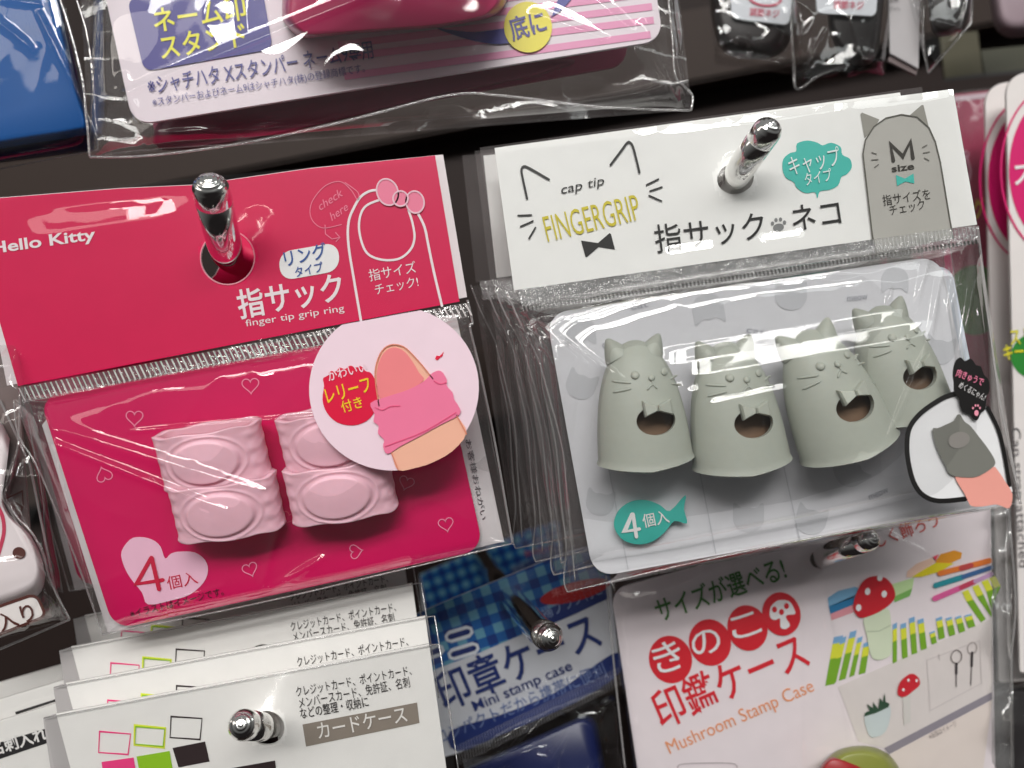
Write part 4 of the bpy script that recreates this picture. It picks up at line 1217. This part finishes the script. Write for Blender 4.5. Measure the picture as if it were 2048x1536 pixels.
for bi, (x0, x1, yt, yb, w_, sh) in enumerate(bars):
    hh = yb - yt; wd = (x1 - x0)
    m0 = yt + hh * .14; m1 = yt + hh * .45
    def X(y, s): return (x0 if s == 0 else x0 + wd) + sh * (y - yt) / max(1, hh) * 1.0
    for (ya, yb_, mm) in ((yt, m0, BB), (m0, m1, YG), (m1, yb, OG)):
        poly(K, 'printed_bar', Z((X(ya, 0), ya + 6), (X(ya, 1), ya - 6), (X(yb_, 1), yb_ - 6), (X(yb_, 0), yb_ + 6)), mm, pk, z=.0001 + bi * .000012)
for x0, yt in ((1685, 500), (1745, 470), (1800, 440), (1845, 420)):
    poly(K, 'printed_bar', Z((x0, yt + 6), (x0 + 36, yt - 8), (x0 + 66, yt + 50), (x0 + 28, yt + 64)), YG, pk, z=.0001)
    poly(K, 'printed_bar', Z((x0 + 28, yt + 64), (x0 + 66, yt + 50), (min(1862, x0 + 140), yt + 165), (min(1862, x0 + 112), yt + 185)), OG, pk, z=.0001)
STM = mat((206, 216, 190), .4)
poly(K, 'printed_stem', catmull(Z((1115, 650), (1245, 600), (1270, 690), (1276, 850), (1235, 895), (1180, 902), (1150, 870), (1128, 760)), 3, True), STM, pk, z=.0003)
stroke(K, 'printed_stem_line', Z((1130, 738), (1200, 735), (1268, 700)), 1.4, mat((160, 172, 150), .4), pk, z=.0004)
poly(K, 'printed_cap', catmull(Z((1050, 600), (1065, 520), (1110, 440), (1170, 414), (1240, 425), (1285, 480), (1291, 545), (1230, 605), (1150, 645), (1085, 655)), 3, True), mat((196, 30, 44), .35), pk, z=.0004)
for x, y in ((1133, 503), (1230, 518), (1080, 598), (1205, 422)): poly(K, 'printed_dot', ell(*Z((x, y))[0], 5.4, 7, 10, 14), KW, pk, z=.0005)
SHF = mat((198, 190, 190), .45)
poly(K, 'printed_shelf', Z((1230, 1420), (1862, 1090), (1862, 1135), (1260, 1455)), mat((140, 134, 144), .45), pk, z=.0002)
poly(K, 'printed_wall', Z((960, 1060), (1862, 660), (1862, 1090), (1230, 1420), (1080, 1380)), mat((214, 206, 204), .45), pk, z=.0001)
stroke(K, 'printed_window', [Z((1480, 905), (1790, 790), (1800, 1040)), Z((1480, 905), (1500, 1200), (1800, 1040)), Z((1550, 870), (1555, 905))], 1.8, SHF, pk, z=.0002)
poly(K, 'printed_pot', catmull(Z((1115, 1235), (1180, 1200), (1255, 1170), (1268, 1220), (1240, 1320), (1180, 1355), (1140, 1340)), 3, True), mat((196, 206, 208), .4), pk, z=.0003)
poly(K, 'printed_plant', Z((1112, 1235), (1120, 1212), (1145, 1200), (1128, 1160), (1165, 1185), (1165, 1150), (1195, 1190), (1205, 1125), (1222, 1150), (1232, 1095), (1240, 1150), (1262, 1160), (1255, 1180), (1180, 1215)), mat((44, 74, 54), .45), pk, z=.0004)
poly(K, 'printed_stem', Z((1340, 1110), (1385, 1095), (1385, 1270), (1345, 1285)), mat((206, 202, 198), .4), pk, z=.0003)
poly(K, 'printed_cap', catmull(Z((1310, 1105), (1320, 1040), (1380, 985), (1425, 1000), (1440, 1045), (1400, 1085), (1350, 1120)), 3, True), mat((198, 34, 48), .4), pk, z=.0004)
for x, y in ((1372, 1022), (1420, 1025), (1342, 1078)): poly(K, 'printed_dot', ell(*Z((x, y))[0], 2.6, 3, 0, 10), KW, pk, z=.0005)
stroke(K, 'printed_key', ell(*Z((1653, 885))[0], 10.5, 13, 10, 24), 1.8, mat((110, 100, 98), .4), pk, z=.0003, closed=True)
stroke(K, 'printed_key', ell(*Z((1745, 835))[0], 9, 12, 10, 24), 1.6, mat((160, 150, 148), .4), pk, z=.0003, closed=True)
stroke(K, 'printed_key_shaft', [Z((1653, 925), (1652, 985)), Z((1745, 860), (1742, 940))], 5, mat((66, 60, 62), .4), pk, z=.0003)
stroke(K, 'printed_key_shaft', [Z((1652, 985), (1652, 1060)), Z((1742, 940), (1737, 1050))], 2, mat((96, 90, 92), .4), pk, z=.0003)
poly(K, 'lower_panel', Z((1262, 1456), (1862, 1138), (1790, 1700), (1262, 1700)), mat((222, 210, 204), .45), pk, z=.0002)
text(K, '※画像はイメージ', Z((1500, 1370))[0], Z((1660, 1290))[0], 12, mat((170, 160, 158), .4), pk, z=.0004)
block(K, 'mushroom_case', catmull(Z((850, 1580), (880, 1500), (960, 1430), (1080, 1405), (1190, 1420), (1280, 1480), (1340, 1600), (1300, 1720), (900, 1720)), 3, True), .007, mat((128, 132, 60), .4), pk, dome=.6)
block(K, 'mushroom_case_band', catmull(Z((850, 1580), (870, 1510), (930, 1470), (1040, 1500), (1140, 1560), (1160, 1700), (900, 1720)), 3, True), .0045, mat((150, 20, 26), .4), pk, z0=.0034, dome=.8)
stroke(K, 'printed_outline', catmull(Z((20, 1536), (60, 1512), (330, 1508), (370, 1536)), 4), 2, mat((170, 160, 164), .4), pk, z=.0002)
film(K, 'bag_front', [(1216, 1165), (2010, 960), (2032, 1650), (1290, 1700)], FILM, pk, z0=.0012, puff=.004, n=(160, 120), rough=.0003, seed=61,
     ridges=[(1595, 1110, 1600, 1520, 9, .0007), (1640, 1120, 1690, 1500, 9, .0008), (1640, 1200, 1760, 1540, 10, .0007), (1760, 1060, 1860, 1110, 5, .0009)])
film(K, 'bag_side', [(1981, 1010), (2022, 1000), (2030, 1650), (1985, 1650)], film_mat('grey_film', rough=.1, haze=.28, gloss=1.5, crinkle=.0008, scale=200, hazecol=(.5, .5, .5)), pk, z0=.0006, n=(14, 60), rough=.002, seed=62)
seam(K, [(1212, 1150), (1216, 1200), (1230, 1350), (1250, 1536)], SEAM, pk, r=.0002)
seam(K, [(2014, 1000), (2024, 1100), (2031, 1200), (2028, 1260), (2022, 1330), (2024, 1540)], SEAM, pk, r=.00022)

# ------------------------------------------------------------------ right edge packs
gf = 'crimson disc packs at the right edge'
for i, (ox, oy, dd, lab) in enumerate(((0, 0, 0, 'white card pack with a big crimson disc at the right edge, front one'),
                                       (-42, 20, .008, 'second crimson disc pack, grey white edge left of the front one'))):
    q = Plane((2100 + ox, 200 + oy), 0.160 + dd, ((2000, 700), (2048, 695)))
    pf_ = thing('key_case_pack', lab, 'package', q.matrix(), gf)
    def o2(pts): return [(x + ox, y + oy) for x, y in pts]
    poly(q, 'backing_card', round_quad(o2([(2012, 150), (2260, 118), (2290, 1330), (2040, 1345)]), [40, 40, 20, 6]), mat((222, 216, 214), .45), pf_, z=0, thick=.0006)
    if 1:
        CR = mat((206, 22, 104), .4)
        stroke(q, 'printed_circle', o2(ell(2119, 340, 117, 172, 0, 60)), 4, CR, pf_, closed=True)
        poly(q, 'printed_disc', o2(ell(2124, 340, 106, 158, 0, 60)), CR, pf_, z=.0001)
    if i == 0:
        text(q, 'スタンプ', (2030, 372), (2200, 352), 44, mat((235, 225, 228), .4), pf_, z=.0003, bold=.02)
        DG, YY = mat((44, 130, 50), .4), mat((236, 218, 40), .4)
        poly(q, 'printed_green_disc', ell(2078, 712, 56, 48, 0, 40), DG, pf_, z=.0001)
        text(q, 'ストラップ', (2022, 692), (2140, 680), 34, DG, pf_, z=.0002, bold=.016)
        text(q, 'ストラップ', (2022, 692), (2140, 680), 34, YY, pf_, z=.0003, bold=.004)
        text(q, 'キーホルダー', (2008, 722), (2140, 712), 33, DG, pf_, z=.0002, bold=.016)
        text(q, 'キーホルダー', (2008, 722), (2140, 712), 33, YY, pf_, z=.0003, bold=.004)
        text(q, 'Can strap attached', (2023, 856), (2039, 1135), 19, mat((96, 92, 94), .45), pf_, z=.0002)
# dark crimson display pack behind them
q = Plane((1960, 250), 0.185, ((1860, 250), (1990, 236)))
pn = thing('crimson_pack', 'dark crimson pack between the white cat header and the right edge packs', 'package', q.matrix())
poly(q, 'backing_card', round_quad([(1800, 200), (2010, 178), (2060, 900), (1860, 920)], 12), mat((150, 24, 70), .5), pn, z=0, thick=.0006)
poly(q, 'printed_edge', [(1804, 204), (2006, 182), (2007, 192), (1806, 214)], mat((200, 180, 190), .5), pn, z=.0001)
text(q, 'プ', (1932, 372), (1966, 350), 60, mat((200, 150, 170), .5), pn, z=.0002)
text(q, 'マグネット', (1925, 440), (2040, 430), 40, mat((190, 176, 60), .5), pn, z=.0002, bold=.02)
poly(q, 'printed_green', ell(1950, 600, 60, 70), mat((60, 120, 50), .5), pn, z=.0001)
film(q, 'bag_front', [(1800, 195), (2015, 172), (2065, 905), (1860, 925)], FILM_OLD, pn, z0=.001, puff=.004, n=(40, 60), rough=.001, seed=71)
# bottom right: shelf rail and dark pouch
o = box('shelf_rail', (0.094, 0.196, 1.236), (0.26, 0.206, 1.2435), mat((120, 114, 112), .35, kind='painted_metal'), None, .001)
o['label'] = 'grey metal shelf rail low at the right edge behind the mushroom pack'; o['category'] = 'rail'
q = Plane((2060, 1380), 0.175, ((1990, 1390), (2048, 1380)))
pz = thing('dark_pouch_pack', 'dark film pack in the bottom right corner under the shelf rail', 'package', q.matrix())
block(q, 'pouch', catmull([(1960, 1390), (2060, 1372), (2180, 1380), (2200, 1640), (1960, 1640)], 3, True), .006, mat((36, 32, 34), .5), pz, dome=.85)
film(q, 'bag_front', [(1940, 1375), (2200, 1350), (2220, 1700), (1940, 1700)], FILM, pz, z0=.004, puff=.006, n=(60, 70), rough=.003, seed=73)

# ------------------------------------------------------------------ dark bags, top right
ge = 'dark screw gadget packs at the top right'
DARK = mat((40, 34, 34), .4, coat=.2)
EM = mat((196, 60, 92), .45)
q = Plane((1520, -120), 0.172, ((1500, 30), (1557, 38)))
p1 = thing('screw_gadget_pack', 'dark bagged gadget pack at the top with a rounded tag, left of the pair', 'package', q.matrix(), ge)
block(q, 'gadget', catmull([(1425, -160), (1420, -20), (1425, 50), (1450, 105), (1520, 118), (1570, 100), (1590, 20), (1580, -160)], 3, True), .01, DARK, p1, dome=.7)
tg = poly(q, 'tag', round_quad([(1458, -60), (1590, -50), (1578, 50), (1464, 36)], 12), mat((206, 210, 216), .45), p1, z=.0112, thick=.0004)
text(q, '調節ネジ', (1499, 31), (1558, 36), 15, EM, tg, z=.0114, bold=.01)
stroke(q, 'printed_ring', ell(1530, -4, 32, 15, 6, 30), 4, EM, tg, z=.0114, closed=True)
film(q, 'bag_front', [(1400, -170), (1600, -160), (1590, 150), (1430, 128)], FILM, p1, z0=.0050, puff=.0075, n=(80, 80), rough=.0018, seed=81, ridges=[(1412, 20, 1425, 110, 6, .002), (1430, 110, 1580, 130, 6, .002)])
q = Plane((1690, -120), 0.164, ((1667, 17), (1727, 18)))
p2 = thing('screw_gadget_pack', 'dark bagged gadget pack with a rounded tag, its bag ending in a point', 'package', q.matrix(), ge)
block(q, 'gadget', catmull([(1660, -160), (1655, 20), (1665, 80), (1690, 120), (1740, 128), (1762, 60), (1765, -160)], 3, True), .009, mat((26, 22, 22), .45), p2, dome=.75)
tg = poly(q, 'tag', round_quad([(1630, -80), (1760, -80), (1752, 32), (1634, 26)], 12), mat((200, 204, 210), .45), p2, z=.0104, thick=.0004)
text(q, '調節ネジ', (1667, 17), (1727, 19), 15, EM, tg, z=.0106, bold=.01)
film(q, 'bag_front', [(1575, -170), (1800, -160), (1770, 150), (1592, 178)], FILM, p2, z0=.0045, puff=.0075, n=(90, 90), rough=.0016, seed=82, ridges=[(1596, 172, 1645, 72, 3.5, .0016), (1602, 168, 1625, 90, 3, .0016), (1600, 60, 1592, 170, 4, .0018)])
seam(q, [(1582, -10), (1583, 60), (1588, 130), (1594, 178), (1640, 150), (1700, 128)], SEAM, p2, r=.00022)
q = Plane((1820, -120), 0.160, ((1779, 26), (1843, 26)))
p3 = thing('folded_card_pack', 'pale grey folded card in a creased bag right of the dark gadget packs', 'package', q.matrix())
poly(q, 'folded_card', [(1775, -140), (1843, -140), (1837, 137), (1780, 106)], mat((186, 182, 184), .5), p3, z=.001, thick=.0006)
poly(q, 'card_foot', [(1780, 108), (1836, 139), (1832, 150), (1776, 122)], mat((110, 96, 96), .5), p3, z=.0004, thick=.0006)
text(q, 'ご注意', (1768, 6), (1798, 2), 9, INK, p3, z=.0013)
text(q, '下さい。', (1768, 22), (1800, 20), 9, INK, p3, z=.0013)
block(q, 'gadget', catmull([(1850, -150), (1858, 20), (1870, 70), (1910, 66), (1940, 20), (1945, -150)], 3, True), .006, mat((34, 30, 30), .4), p3, dome=.8)
film(q, 'bag_front', [(1770, -170), (1950, -170), (1943, 44), (1856, 146)], FILM, p3, z0=.003, puff=.007, n=(80, 80), rough=.002, seed=83, ridges=[(1846, -20, 1850, 130, 4, .0018), (1856, 140, 1940, 50, 4, .0018)])
seam(q, [(1843, -20), (1846, 60), (1850, 110), (1857, 146)], SEAM, p3, r=.0002)
seam(q, [(1857, 146), (1942, 46), (1944, -20)], SEAM, p3, r=.0002, smooth=0)
q = Plane((2020, -60), 0.19, ((1990, 30), (2048, 24)))
p4 = thing('soft_puff_pack', 'blurred pinkish grey soft puff pack in the top right corner', 'package', q.matrix())
block(q, 'puff', catmull([(1980, -80), (1982, 20), (1995, 62), (2025, 76), (2070, 60), (2100, -20), (2090, -80)], 3, True), .008, mat((150, 132, 140), .6), p4, dome=.5)
for i, (pts, c, lab) in enumerate((([(1880, 70), (1955, 62), (1966, 150), (1890, 160)], (66, 62, 42), 'dull olive card above the crimson pack'),
                                   ([(1962, 100), (2060, 90), (2066, 140), (1970, 150)], (58, 58, 44), 'small dull olive card beside the top right corner'))):
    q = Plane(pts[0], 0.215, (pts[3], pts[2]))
    t = thing('olive_card', lab, 'card', q.matrix(), 'olive cards at the top right')
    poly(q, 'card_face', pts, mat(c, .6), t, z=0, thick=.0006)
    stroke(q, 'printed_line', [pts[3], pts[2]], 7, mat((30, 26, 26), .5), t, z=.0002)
